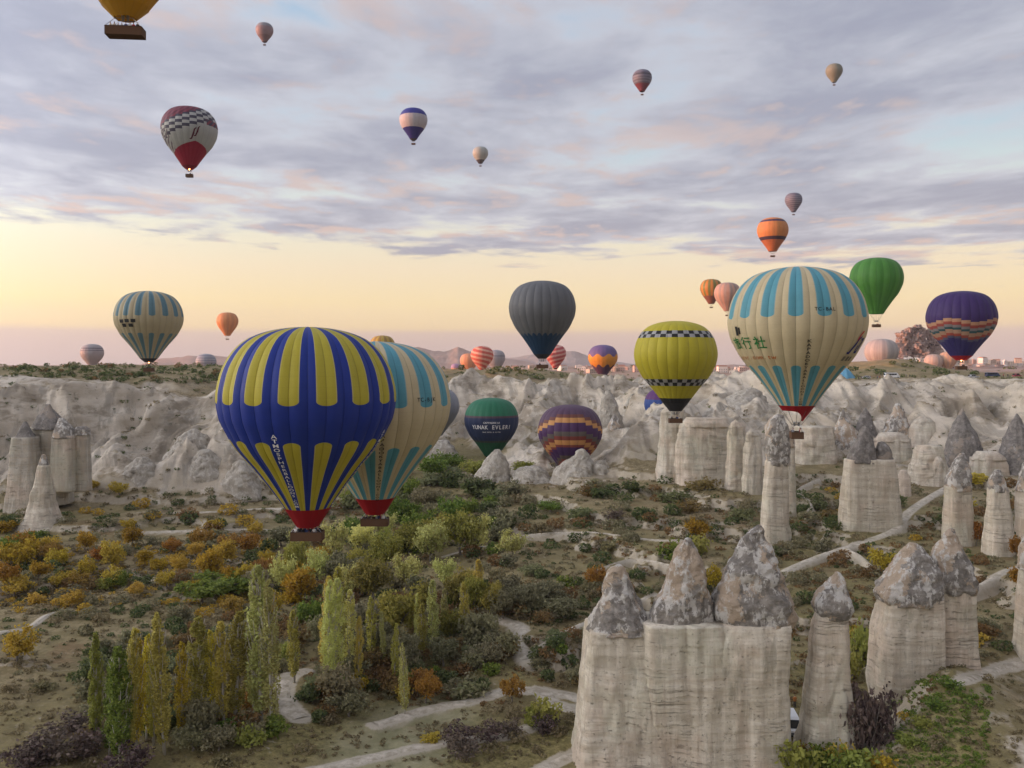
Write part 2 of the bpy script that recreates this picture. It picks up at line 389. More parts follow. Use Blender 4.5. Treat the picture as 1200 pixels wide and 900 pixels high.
# ------------------------------------------------------------------ ground: control points read off the photograph
# (pixel x, pixel y, distance in metres, bare rock 0..1, greenness 0..1)
CP = [(-300,930,85,0,.5),(0,900,100,0,.5),(200,900,100,0,.5),(400,900,102,0,.9),(600,900,104,.1,.6),(760,905,106,.2,.4),(930,890,106,0,.5),
 (1000,905,100,0,.6),(1080,905,97,.2,.7),(1200,905,95,.45,.4),(1500,920,88,.3,.4),(1120,793,113,.1,.65),(1060,850,105,.1,.7),(1190,822,111,.45,.3),
 (1205,795,124,.5,.3),(1022,860,116,0,.5),(1040,856,112,0,.7),(1085,815,111,.1,.65),(0,800,123,0,.3),(200,830,116,0,.4),(350,800,126,.1,.6),(500,840,117,0,1),(600,830,119,0,.8),(680,815,124,.2,.5),
 (0,740,150,.1,.3),(200,750,146,0,.4),(400,740,148,0,.5),(600,740,146,.1,.3),(680,740,143,.1,.3),(940,745,137,0,.6),(1100,760,129,.2,.4),(1200,740,132,.1,.3),
 (0,690,186,0,.2),(150,690,184,.3,.2),(300,690,184,0,.4),(450,690,182,0,.4),(600,700,166,.1,.3),(720,690,164,.1,.4),(960,690,160,.1,.6),(1170,690,152,.2,.3),
 (0,640,222,.1,.3),(150,640,222,.42,.2),(300,640,222,.30,.2),(450,640,222,0,.5),(560,650,205,.1,.3),(700,650,196,.1,.4),(850,645,192,.1,.5),(960,655,182,.2,.5),
 (1060,640,186,.2,.4),(1200,650,172,.2,.3),(0,605,252,.1,.4),(120,605,252,.1,.3),(250,600,258,0,.4),(400,600,265,0,.4),(530,600,262,0,.5),(640,600,238,.1,.3),
 (760,600,230,.1,.3),(860,600,224,.1,.4),(960,610,215,.1,.5),(1060,600,214,.2,.4),(1160,600,212,.2,.3),(1400,600,210,.2,.3),
 (0,578,272,.5,.2),(100,585,272,.3,.3),(200,580,280,.5,.3),(300,590,275,.3,.2),(420,560,300,0,.4),(500,565,300,0,.5),(520,540,340,0,.6),(565,535,362,0,.6),
 (590,565,285,.3,.2),(680,560,275,.3,.2),(780,560,265,.2,.3),(870,560,258,.2,.3),(960,565,255,.2,.4),(1070,565,255,.3,.3),(1170,565,250,.2,.2),
 (0,530,300,.9,0),(100,540,300,.9,0),(200,530,305,1,0),(290,540,302,.9,0),(0,490,325,1,0),(100,480,325,.9,0),(200,490,330,1,0),(300,480,345,1,0),
 (-200,500,310,.9,0),(-200,450,350,.5,0),(0,455,345,.9,0),(50,448,345,.8,0),(120,452,350,.5,.2),(200,447,358,.1,.1),(170,460,352,.35,.1),(235,458,362,.15,.1),(280,454,372,.9,0),(350,450,385,.8,0),
 (0,440,370,0,.3),(100,440,375,0,.3),(200,440,380,0,.2),(300,440,402,.1,.2),(0,430,430,0,.3),(100,429,430,0,.3),(200,430,440,0,.3),(300,431,450,0,.3),
 (0,440,600,0,.3),(200,440,650,0,.3),(-400,440,500,0,.3),(400,520,380,.6,0),(450,480,430,.9,0),(450,446,500,.5,.1),(450,434,560,0,.3),
 (540,525,400,.3,.4),(600,537,352,.5,.2),(660,541,322,.7,0),(720,537,307,.8,0),(540,490,440,1,0),(600,490,430,1,0),(660,495,410,1,0),(720,490,400,1,0),
 (760,490,380,1,0),(800,502,330,.9,0),(540,457,480,.9,0),(600,462,480,.9,0),(660,464,480,1,0),(700,462,470,1,0),(760,472,440,1,0),(820,467,400,.9,0),
 (540,441,510,.1,.2),(600,443,515,.1,.2),(680,446,520,.3,.2),(740,454,520,.7,.1),(800,460,500,.8,0),(850,452,440,.8,0),(540,434,600,0,.3),(620,434,600,0,.3),
 (700,441,640,0,.2),(760,447,700,.2,.1),(850,446,700,.1,.1),(600,439,900,0,.1),(750,443,900,0,0),(850,443,900,0,0),
 (880,530,300,.6,.1),(960,527,300,.8,0),(1060,527,300,.8,0),(1160,530,290,.8,0),(1400,530,290,.8,0),(880,492,340,1,0),(960,490,335,1,0),(1060,490,335,1,0),
 (1160,490,330,1,0),(900,464,380,1,0),(980,456,375,1,0),(1080,451,375,1,0),(1180,451,370,1,0),(1400,450,360,1,0),(900,451,420,.3,.2),(980,447,410,.2,.2),
 (1100,444,410,.1,.2),(1200,442,400,.1,.2),(900,449,480,.1,.2),(980,446,460,.2,.1),(1100,443,460,.2,.1),(1200,441,450,.2,.1),(1040,428,540,0,.4),(1040,420,568,0,.4),
 (1000,430,545,0,.4),(1085,430,550,0,.4),(1120,438,540,0,.4),(1190,438,540,0,.3),(1040,440,660,0,.3),(1000,442,800,0,.1),(1150,441,800,0,.1),(1400,440,500,0,.3),
 (0,434,1500,0,.1),(300,435,1500,0,.1),(600,436,1500,0,.1),(900,436,1500,0,.1),(1200,435,1500,0,.1),
 (0,430,3000,0,0),(600,431,3000,0,0),(1200,431,3000,0,0),(-600,434,1500,0,.1),(1800,434,1500,0,.1)]
_c = np.array(CP, float)
_X = (_c[:, 0] - 600) / F * _c[:, 2]; _Y = _c[:, 2]; _Z = ZC - (_c[:, 1] - HY) / F * _c[:, 2]
extra = [(-300, 60, 6), (-300, -200, 10), (300, 60, 8), (300, -200, 10), (0, -300, 6), (0, -60, 0), (0, 30, -2), (-60, 40, 0), (60, 40, 0), (-1500, -200, 40), (1500, -200, 40),
         (0, -1500, 40), (-1200, 600, 40), (1200, 600, 40), (-5000, 0, 45), (5000, 0, 45), (0, -5000, 45), (0, 6000, 46), (-4500, 4500, 46), (4500, 4500, 46)]
_X = np.append(_X, [e[0] for e in extra]); _Y = np.append(_Y, [e[1] for e in extra]); _Z = np.append(_Z, [e[2] for e in extra])
_RK = np.append(_c[:, 3], [.1] * len(extra)); _GR = np.append(_c[:, 4], [.3] * len(extra))
def feat(x, y):
    r = np.hypot(x, y) + 1e-6; L = np.log(np.maximum(r, 8.0))
    return np.stack([2.0 * x / r, 2.0 * y / r, 1.15 * L], -1)
_FC = feat(_X, _Y)
def _kern(A, B): return np.sqrt(((A[:, None, :] - B[None, :, :]) ** 2).sum(-1) + .02 ** 2)
_K = _kern(_FC, _FC); n_ = len(_X)
_A = np.zeros((n_ + 1, n_ + 1)); _A[:n_, :n_] = _K - .004 * np.eye(n_); _A[n_, :n_] = 1; _A[:n_, n_] = 1
_W = np.linalg.solve(_A, np.vstack([np.stack([_Z, _RK, _GR], 1), np.zeros((1, 3))]))
def base_fields(x, y):
    out = np.empty((len(x), 3)); FQ = feat(x, y)
    for i in range(0, len(x), 20000):
        out[i:i + 20000] = _kern(FQ[i:i + 20000], _FC) @ _W[:n_] + _W[n_]
    return out

th_in = np.radians(np.linspace(-34, 34, 640))
th_out = np.radians(np.linspace(36, 324, 97))
TH = np.concatenate([th_in, th_out]); NT_ = len(TH)
LR = np.concatenate([np.linspace(math.log(4), math.log(80), 40)[:-1], np.linspace(math.log(80), math.log(680), 660)[:-1], np.linspace(math.log(680), math.log(6400), 80)])
NR_ = len(LR)
TT, RR = np.meshgrid(TH, np.exp(LR)); GX = (RR * np.sin(TT)).ravel(); GY = (RR * np.cos(TT)).ravel()
_wm = sstep(262, 315, GY) * (1 - sstep(560, 700, GY)) * (np.abs(GX) < GY)
_wy = GY + _wm * (34 * fbm(GX / 62, GY / 150, 31.0, 3) + 7 * ridged(GX / 24, GY / 80, 33.0, 2)); _wx = GX + _wm * 16 * fbm(GX / 70, GY / 70, 37.0, 2)
_b = base_fields(_wx, _wy)
HZ = _b[:, 0].reshape(NR_, NT_).copy(); ROCK = np.clip(_b[:, 1], 0, 1).reshape(NR_, NT_); GREEN = np.clip(_b[:, 2], 0, 1).reshape(NR_, NT_)
GX = GX.reshape(NR_, NT_); GY = GY.reshape(NR_, NT_)
def sample(A, x, y):
    th = np.arctan2(x, y); th = np.where(th < TH[0], th + 2 * np.pi, th); lr = np.log(np.maximum(np.hypot(x, y), 4.01))
    fi = np.interp(lr, LR, np.arange(NR_)); fj = np.interp(th, TH, np.arange(NT_))
    i = np.clip(fi.astype(int), 0, NR_ - 2); j = np.clip(fj.astype(int), 0, NT_ - 2); a, b = fi - i, fj - j
    return A[i, j] * (1 - a) * (1 - b) + A[i + 1, j] * a * (1 - b) + A[i, j + 1] * (1 - a) * b + A[i + 1, j + 1] * a * b
def hit(px, py, dmin=70, dmax=2500):
    """where the sight line through a photo pixel meets the ground"""
    px = np.atleast_1d(np.asarray(px, float)); py = np.atleast_1d(np.asarray(py, float))
    ds = np.geomspace(dmin, dmax, 900); res = np.zeros((len(px), 3))
    for k0 in range(0, len(px), 400):
        a, b = px[k0:k0 + 400, None], py[k0:k0 + 400, None]
        X = (a - 600) / F * ds; Zr = ZC - (b - HY) / F * ds; Y = np.broadcast_to(ds, X.shape)
        gz = sample(HZ, X.ravel(), Y.ravel()).reshape(X.shape)
        below = Zr < gz; first = np.where(below.any(1), below.argmax(1), len(ds) - 1); q = np.arange(len(a)); f0 = np.maximum(first - 1, 0)
        e0 = Zr[q, f0] - gz[q, f0]; e1 = gz[q, first] - Zr[q, first]; t = np.clip(e0 / np.maximum(e0 + e1, 1e-6), 0, 1)
        d = ds[f0] * (1 - t) + ds[first] * t
        x = (a[:, 0] - 600) / F * d; res[k0:k0 + 400] = np.stack([x, d, sample(HZ, x, d)], 1)
    return res

# paths, drawn in photo pixels and dropped onto the smooth ground
PATHS = [('path', 2.6, [(330,912),(400,896),(460,882),(523,869),(590,863),(625,852)]), ('path', 3.0, [(690,822),(650,812),(600,810),(560,819),(520,826),(480,836),(440,848)]),
 ('path', 4.2, [(700,838),(668,832),(645,824),(640,812)]), ('path', 3.0, [(630,905),(655,892),(690,880)]), ('path', 3.4, [(568,724),(596,729),(612,738),(602,748),(608,756),(616,773)]),
 ('path', 1.5, [(617,768),(640,753),(665,739),(690,727),(722,711),(775,697)]), ('path', 1.6, [(-20,742),(30,735),(55,722),(80,715)]), ('path', 4.6, [(356,786),(338,794),(331,812),(338,830),(352,842)]),
 ('path', 3.2, [(890,694),(920,670),(950,656),(985,643),(1020,633),(1050,619),(1064,602),(1084,586),(1112,568)]), ('path', 1.6, [(990,642),(1008,652),(1022,664),(1032,668)]), ('path', 2.0, [(1132,692),(1160,679),(1185,666),(1230,655)]),
 ('path', 2.6, [(1118,803),(1145,793),(1175,783),(1240,770)]), ('path', 2.4, [(200,601),(260,599),(330,596),(400,594)]), ('path', 1.6, [(160,623),(240,621),(300,620),(385,623)]),
 ('path', 1.0, [(592,631),(640,624),(700,624),(760,632),(800,633)]), ('path', 1.2, [(520,652),(560,641),(580,639)]), ('path', 1.0, [(960,560),(935,575),(950,590),(945,600)]),
 ('path', .8, [(700,668),(740,655),(790,662)]), ('path', 7.0, [(905,449),(960,447),(1010,446),(1060,445),(1110,444),(1200,441.5),(1300,440)])]
def spline(pts, n=14):
    pts = np.array(pts, float); p = np.vstack([2 * pts[0] - pts[1], pts, 2 * pts[-1] - pts[-2]]); o = []
    for i in range(1, len(p) - 2):
        t = np.linspace(0, 1, n, endpoint=False)[:, None]; a, b, c, d = p[i - 1], p[i], p[i + 1], p[i + 2]
        o.append(.5 * (2 * b + (c - a) * t + (2 * a - 5 * b + 4 * c - d) * t ** 2 + (3 * b - a - 3 * c + d) * t ** 3))
    return np.vstack(o + [pts[-1:]])
PATH_W = []
PMASK = np.zeros((NR_, NT_))
near = (GY > 60) & (GY < 600) & (np.abs(GX) < GY * .75)
ni, nj = np.nonzero(near); nx, ny = GX[ni, nj], GY[ni, nj]
for nm, w, pts in PATHS:
    q = hit(*spline(pts).T); PATH_W.append((nm, w, q))
    m = (nx > q[:, 0].min() - 8) & (nx < q[:, 0].max() + 8) & (ny > q[:, 1].min() - 8) & (ny < q[:, 1].max() + 8); idx = np.nonzero(m)[0]
    for k0 in range(0, len(idx), 20000):
        k = idx[k0:k0 + 20000]
        dd = np.full(len(k), 99.0)
        for a, b in zip(q[:-1], q[1:]):
            ab = b[:2] - a[:2]; t = np.clip(((nx[k] - a[0]) * ab[0] + (ny[k] - a[1]) * ab[1]) / (ab @ ab + 1e-9), 0, 1)
            dd = np.minimum(dd, np.hypot(nx[k] - a[0] - ab[0] * t, ny[k] - a[1] - ab[1] * t))
        PMASK[ni[k], nj[k]] = np.maximum(PMASK[ni[k], nj[k]], 1 - sstep(w * .2, w * .45 + .7, dd))

# relief on top of the smooth ground
x, y, z0 = GX, GY, HZ.copy()
fade = 1 - sstep(700, 1100, RR)
rk = sstep(.3, .8, ROCK)
wx = x + 9 * fbm(x / 40, y / 40, 3.0, 3); wy = y + 9 * fbm(x / 40, y / 40, 9.0, 3)
g1 = ridged(wx / 30, wy / 95, 0.0, 4, .5); g2 = ridged(wx / 11, wy / 30, 4.0, 4, .5)
slab = fbm(x / 16 + z0 / 9, y / 34, z0 / 7, 4); crumb = sstep(-.1, .5, fbm(x / 60, y / 60, 21.0, 3))
cl_rel = ((g1 - .35) * 15 + (g2 - .4) * (1.8 + 4.6 * crumb) + slab * (.6 + 1.6 * crumb)) * (1 - .85 * sstep(33, 38.5, z0))
# cut into steps where soft beds wear back
hill = np.clip(1 - rk, 0, 1)
soft = fbm(x / 22, y / 22, 1.0, 5) * 1.0 + fbm(x / 5, y / 5, 2.0, 4) * .28
ter = sstep(565, 640, F * x / np.maximum(y, 1) + 600) * (y < 330) * (y > 130) * hill
left_t = (1 - sstep(330, 480, F * x / np.maximum(y, 1) + 600)) * (y < 280) * (y > 130) * hill
step = 2.7; q = (z0 + soft * 1.3) / step; fr = q - np.floor(q); zt = (np.floor(q) + sstep(.70, .94, fr)) * step - soft * 1.3
lump = np.where(y > 290, (ridged(x / 46 + .3 * y / 46, y / 60, 51.0, 2, .5) - .4) * 7, 0) * rk * (1 - .95 * sstep(32, 37, z0))
HZ = z0 + lump * fade + fade * (rk * cl_rel * sstep(250, 300, y) * (1 - .55 * sstep(410, 430, y) * (rk < .5)) + hill * soft) * (1 - .8 * PMASK)
HZ += np.clip(ter * 1.0 + left_t * .7, 0, .98) * (zt - z0) * (1 - PMASK) * fade
far_n = sstep(900, 2500, RR) * fbm(x / 500, y / 500, 5.0, 4) * 10
HZ += far_n * (1 - sstep(4000, 6300, RR))
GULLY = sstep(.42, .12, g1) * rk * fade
# a ridge well to the left of the picture still hides the sun from the valley
HZ += 330 * np.exp(-((x + 2300) / 520) ** 2) * (1 - sstep(60, 420, y)) * sstep(-5200, -3500, y) * (1 + .12 * fbm(x / 300, y / 300, 8.0, 3))
RED = sstep(560, 760, RR)
V = np.stack([x.ravel(), y.ravel(), HZ.ravel()], 1)
ii, jj = np.meshgrid(np.arange(NR_ - 1), np.arange(NT_), indexing='ij'); jn = (jj + 1) % NT_
FQ = np.stack([ii * NT_ + jj, ii * NT_ + jn, (ii + 1) * NT_ + jn, (ii + 1) * NT_ + jj], -1).reshape(-1, 4)
gm = mesh_np('ground', V, np.ascontiguousarray(FQ), [M_GROUND])
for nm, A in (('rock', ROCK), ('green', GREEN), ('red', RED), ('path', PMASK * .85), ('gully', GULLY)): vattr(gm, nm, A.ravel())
ground = tag(link('ground', gm), 'dry scrubby valley floor with terraces below pale eroded tuff cliffs', 'ground', kind='structure')

for nm, w, q in PATH_W:
    t = np.gradient(q[:, :2], axis=0); t /= np.linalg.norm(t, axis=1)[:, None] + 1e-9; nrm = np.stack([-t[:, 1], t[:, 0]], 1)
    s = np.linspace(-1, 1, 9); ww = w * .36 * (1 + .5 * fbm(q[:, 0] / 3, q[:, 1] / 3, 0.0, 3))
    X = q[:, 0:1] + nrm[:, 0:1] * s * ww[:, None]; Y = q[:, 1:2] + nrm[:, 1:2] * s * ww[:, None]
    Z = sample(HZ, X.ravel(), Y.ravel()).reshape(X.shape) + .11 - .26 * np.abs(s) ** 2.2 + .07 * fbm(X / 1.7, Y / 1.7, 4.0, 3)
    mb = MB(); mb.quadgrid(np.stack([X, Y, Z], -1)); o = mb.build('path', M_PATH, smooth=True)
    tag(o, 'pale trodden dirt track winding across the valley', 'path', kind='structure')
# ------------------------------------------------------------------ fairy chimneys and other rocks
def rock_mesh(rows, d, ratio, mat, power=2.6, amp=.05, seed=0, na=64, step=1.6, strata=.12, rough=.0, zs=1.0, facet=0.0, origin=None, rmin=None):
    """rows: (photo y, left x, right x) outline at distance d -> lofted rock; ratio = depth / width"""
    rows = sorted(rows); py = np.array([r[0] for r in rows], float); xl = np.array([r[1] for r in rows], float); xr = np.array([r[2] for r in rows], float)
    n = max(10, int((py[-1] - py[0]) / step)); t = np.linspace(py[0], py[-1], n)
    L, R_ = np.interp(t, py, xl), np.interp(t, py, xr)
    k = np.array([1, 2, 3, 2, 1.]); k /= k.sum()
    if n > 14:
        L[2:-2] = np.convolve(L, k, 'valid'); R_[2:-2] = np.convolve(R_, k, 'valid')
    s = d / F; cx = ((L + R_) / 2 - 600) * s; hw = np.maximum((R_ - L) / 2 * s, .02); z = ZC - (t - HY) * s
    wmax = hw.max(); hd = hw * ratio if rmin is None else np.maximum(hw * ratio, np.minimum(hw, rmin))
    ph = np.linspace(0, 2 * np.pi, na, endpoint=False); c, sn = np.cos(ph), np.sin(ph)
    sr = (np.abs(c) ** power + np.abs(sn) ** power) ** (-1 / power)
    PH = ph[None, :]; ZZ = z[:, None]; o = seed * 13.7
    ux, uy = c[None, :] * hw[:, None], sn[None, :] * hd[:, None]
    low = fbm(ux / (wmax * .55) + o, uy / (wmax * .55) + o, ZZ / (wmax * 1.4) * zs + o, 4)
    flute = perlin(ux / 1.1 + o, uy / 1.1 - o, ZZ / 14 + o)
    fac = np.round(low * 2.5) / 2.5
    disp = amp * wmax * (.45 * low + .55 * fac) + amp * .8 * wmax * flute
    if strata:
        w_ = ZZ + .5 * perlin(ux / 4 + o, uy / 4, ZZ / 6)
        sv = perlin(w_ * .6 + o, 3.3 + o + ux * .02, uy * .02) + .6 * perlin(w_ * 2.1, 1.3 + o, 0 * w_)
        disp = disp + strata * np.tanh(sv * 2.6) * (.35 + .9 * sstep(-.1, .4, fbm(ux / 5 + o, uy / 5, ZZ / 7, 2)))
        gr = sstep(.10, 0, np.abs(perlin(ux / 3.1 + o * 2, uy / 3.1 - o, ZZ / 30 + o))); disp = disp - .30 * gr * (d < 150) - .18 * gr * (d >= 150)
    if rough:
        q = ridged(ux / (wmax * .5) + o, uy / (wmax * .5), ZZ / (wmax * .6) + o, 5, .6) - .45
        bl = np.floor(3.2 * fbm(ux / (wmax * .7) - o, uy / (wmax * .7), ZZ / (wmax * .5), 3)) / 3.2
        disp = disp + rough * wmax * (q * .8 + bl * .40)
    taper = np.minimum(1, hw / (wmax * .25))[:, None]; disp = disp * (.25 + .75 * taper)
    X = cx[:, None] + ux * sr + c * disp; Y = d + uy * sr + sn * disp
    Zt = np.broadcast_to(ZZ, X.shape) + (rough * wmax * .25 * fbm(ux / 2 + o, uy / 2, ZZ / 2, 3) if rough else 0)
    v = np.stack([X, Y, Zt], -1).reshape(-1, 3)
    i, j = np.meshgrid(np.arange(n - 1), np.arange(na), indexing='ij'); jn = (j + 1) % na
    f = np.stack([i * na + j, (i + 1) * na + j, (i + 1) * na + jn, i * na + jn], -1).reshape(-1, 4)
    top = len(v); v = np.vstack([v, [[cx[0], d, z[0] + .15]], [[cx[-1], d, z[-1]]]])
    fl = f.tolist() + [(top, jq, (jq + 1) % na) for jq in range(na)] + [(top + 1, (n - 1) * na + (jq + 1) % na, (n - 1) * na + jq) for jq in range(na)]
    if origin is not None: v = v - np.array(origin)
    return mesh_np('rock', v, fl, [mat])

def chimney(label, d, col_rows, caps, mat=None, capmat=None, ratio=.75, capratio=None, seed=1, group=None, power=4.2, name='fairy_chimney', cat='rock spire', rough=.155, strata=.045, capd=0.0, cdep=None, amp=.055):
    z = ZC - (max(r[0] for r in col_rows) - HY) / F * d
    xm = np.mean([r[1] + r[2] for r in col_rows]) / 2
    root = empty(name, ((xm - 600) / F * d, d, z)); tag(root, label, cat, group)
    og = tuple(root.location)
    me = rock_mesh(col_rows, d, ratio, mat or M_TUFF, power, amp, seed, 88 if d < 150 else 48, 1.5 if d < 150 else 2.0, strata, 0, origin=og)
    me.name = 'column'; link('column', me, root)
    for k, rows in enumerate(caps):
        me = rock_mesh(rows, d + capd, capratio or min(1.05, ratio * 1.08), capmat or M_CAP, 3.1, .05, seed + 3 + k, 80 if d < 150 else 40, 1.2 if d < 150 else 1.6, 0, rough, origin=og, rmin=cdep)
        me.name = 'cap'; link('cap', me, root)
    return root

# the near cluster
chimney('broad banded chimney with a squat brown stained cap, at one end of the near cluster', 108,
    [(733,690,764),(745,688,768),(800,682,776),(850,676,784),(905,669,792),(960,664,797)],
    [[(662,722,729),(668,716,733),(678,711,737),(690,708,741),(703,702,748),(715,698,754),(727,692,760),(738,689,764)]], ratio=.85, seed=1, power=7)
chimney('narrow central chimney of the near cluster under two leaning pinkish grey caps', 106.8,
    [(726,752,842),(745,752,844),(800,754,848),(905,762,852),(960,762,852)],
    [[(631,803,810),(637,799,814),(643,794,817),(655,788,821),(667,783,825),(680,780,826),(690,777,826),(705,769,824),(717,762,822),(732,762,818)],
     [(674,814,820),(680,809,825),(690,804,829),(700,803,832),(710,803,836),(720,802,836),(733,802,836)]], ratio=.78, seed=5, capratio=.80, power=7)
chimney('massive wide chimney with a tall jagged pale banded cap, largest of the near cluster', 107,
    [(726,818,920),(745,806,919),(800,797,917),(850,793,917),(905,789,918),(960,786,919)],
    [[(616,886,893),(621,880,896),(627,873,898),(638,866,903),(650,860,907),(660,855,911),(672,850,917),(687,841,918),(697,837,924),(707,834,927),(722,835,928),(733,838,924)]], ratio=.62, seed=9, power=7)
chimney('slim lone chimney with a pale pointed cap, between the near cluster and the double chimney', 108,
    [(715,958,990),(733,953,991),(747,951,991),(767,949,992),(787,947,993),(833,942,996),(870,937,998),(900,933,1000),(930,931,1002)],
    [[(671,978,985),(676,974,988),(682,969,989),(692,962,991),(700,957,994),(707,954,996),(713,954,997),(719,956,995),(724,958,991)]], ratio=.95, seed=12)
chimney('thick leaning chimney with a blunt grey and pink cap above the green mound', 121,
    [(698,1034,1100),(715,1031,1100),(733,1027,1099),(773,1023,1099),(797,1022,1100),(853,1030,1100),(900,1030,1100)],
    [[(637,1066,1074),(642,1061,1081),(648,1057,1086),(658,1051,1093),(668,1045,1098),(682,1035,1099),(690,1031,1099),(697,1028,1099),(705,1031,1097)]], ratio=.8, seed=15)
chimney('chimney with a sharp two toned cap joined to the thick leaning one', 123,
    [(684,1095,1139),(733,1095,1140),(793,1096,1144),(850,1094,1147),(900,1094,1147)],
    [[(620,1112,1118),(626,1107,1120),(633,1103,1122),(643,1096,1127),(650,1094,1130),(663,1093,1137),(675,1092,1140),(687,1093,1141),(694,1096,1139)]], ratio=.85, seed=19)
chimney('tall plain chimney standing alone beyond the green mound', 128,
    [(664,1199,1236),(733,1195,1240),(780,1191,1244),(850,1188,1248)], [[(600,1214,1220),(625,1204,1230),(650,1197,1238),(668,1198,1238)]], ratio=.9, seed=22)
# middle distance
chimney('tall square chimney with a rough speckled grey head beside the scrubby gully', 200,
    [(540,898,922),(580,895,923),(613,892,924),(640,892,927),(665,891,928)],
    [[(486,908,917),(490,903,919),(500,898,923),(513,897,924),(530,898,925),(545,899,925)]], ratio=.9, seed=25, capratio=.9, mat=M_TUFF)
chimney('thin slab chimney tucked behind the tall square one', 222, [(520,917,931),(545,917,931),(590,915,932),(620,914,933)], [[(505,919,927),(514,917,930),(524,917,931)]], ratio=.9, seed=26)
chimney('block shaped chimney with a dark pointed cap beside the white path', 205,
    [(538,992,1046),(560,989,1049),(582,988,1051),(610,986,1056),(632,984,1062),(660,982,1066)],
    [[(499,1012,1016),(505,1008,1019),(512,1005,1021),(527,996,1024),(542,993,1026)], [(518,1030,1037),(526,1026,1043),(542,1025,1046)]], ratio=.5, seed=28, capmat=M_CAPD, rough=.12, capratio=.9)
chimney('banded chimney with a crumbling head below the big dark cone', 188,
    [(570,1109,1135),(620,1108,1137),(671,1106,1141),(710,1104,1144)], [[(531,1126,1130),(540,1120,1133),(551,1114,1135),(563,1110,1136),(575,1109,1136)]], ratio=.95, seed=31)
chimney('tapering chimney with a small broken head beside the pale gully', 178,
    [(572,1159,1179),(610,1157,1183),(647,1155,1187),(668,1153,1189),(690,1151,1191)], [[(551,1166,1172),(558,1161,1174),(566,1159,1177),(576,1159,1179)]], ratio=.95, seed=33)
chimney('chimney partly outside the picture with a grey cap, behind the tapering one', 184,
    [(572,1194,1222),(655,1191,1226),(690,1190,1228)], [[(540,1202,1209),(556,1196,1216),(576,1193,1222)]], ratio=.95, seed=35)
# the wall of joined columns under the check banded balloon
for lab, d, rows, sd_ in (('pale flat topped tuff pillar under the check banded yellow balloon', 268, [(482,776,800),(500,774,803),(540,771,808),(566,769,811)], 41),
                          ('long low tuff wall with horizontal joints between the pillars', 262, [(497,798,866),(504,796,868),(540,792,872),(568,790,874)], 42),
                          ('stepped tuff buttress joined to the long wall', 250, [(499,855,872),(520,853,874),(560,851,876),(592,849,878)], 43),
                          ('grooved tuff buttress beside the tall square chimney', 243, [(508,875,890),(530,873,892),(570,871,893),(604,869,895)], 44),
                          ('low fluted wall under the smooth domed rock', 284, [(514,1026,1066),(530,1024,1068),(575,1020,1072)], 45),
                          ('flat ledge wall carrying the dark cones', 262, [(536,1140,1176),(550,1138,1178),(590,1134,1182)], 46),
                          ('ragged wall stub left of the small sharp cone', 290, [(506,942,962),(525,940,965),(565,936,968)], 47),
                          ('fluted wall beyond the frame side dark cone', 266, [(534,1188,1226),(560,1186,1228),(600,1184,1230)], 48),
                          ('short pillar beside the fluted pale skirt', 258, [(540,1094,1106),(555,1092,1108),(585,1090,1111)], 49)):
    r0 = empty('tuff_pillar', P((rows[-1][1] + rows[-1][2]) / 2, rows[-1][0], d)); tag(r0, lab, 'rock pillar')
    link('column', rock_mesh(rows, d, .55 if sd_ in (42, 45, 46, 48) else .95, M_TUFFG, 3.6, .09, sd_, 56, 1.6, .10, 0, origin=tuple(r0.location)), r0)
    lo = rows[0]; link('cap', rock_mesh([(lo[0] - 7, lo[1] + 6, lo[2] - 9), (lo[0] - 3, lo[1] + 2, lo[2] - 3), (lo[0] + 3, lo[1] - 1, lo[2] + 1)], d, .6 if sd_ in (42, 45, 46, 48) else .9, M_TUFFG, 2.6, .05, sd_ + 2, 40, 1.0, 0, .12, origin=tuple(r0.location)), r0)
# left cluster
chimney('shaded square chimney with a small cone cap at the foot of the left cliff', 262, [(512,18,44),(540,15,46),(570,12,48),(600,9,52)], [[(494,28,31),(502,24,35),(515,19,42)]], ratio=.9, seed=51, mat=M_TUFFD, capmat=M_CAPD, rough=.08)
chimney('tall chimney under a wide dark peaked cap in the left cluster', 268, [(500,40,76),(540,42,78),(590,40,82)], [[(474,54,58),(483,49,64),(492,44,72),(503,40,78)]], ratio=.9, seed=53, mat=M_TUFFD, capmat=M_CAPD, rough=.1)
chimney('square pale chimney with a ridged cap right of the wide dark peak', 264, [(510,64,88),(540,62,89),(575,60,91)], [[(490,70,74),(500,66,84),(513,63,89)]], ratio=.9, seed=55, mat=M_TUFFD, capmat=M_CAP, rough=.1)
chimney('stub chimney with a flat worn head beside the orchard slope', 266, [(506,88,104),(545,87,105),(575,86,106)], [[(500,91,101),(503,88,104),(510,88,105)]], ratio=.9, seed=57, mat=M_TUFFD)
chimney('slender white spire flaring into a wide skirt above the orchard', 246, [(545,46,57),(570,41,60),(595,35,63),(608,31,68),(620,24,74),(632,18,80)], [[(533,49,53),(540,47,55),(547,46,57)]], ratio=.95, seed=59, mat=M_TUFF, rough=.05)

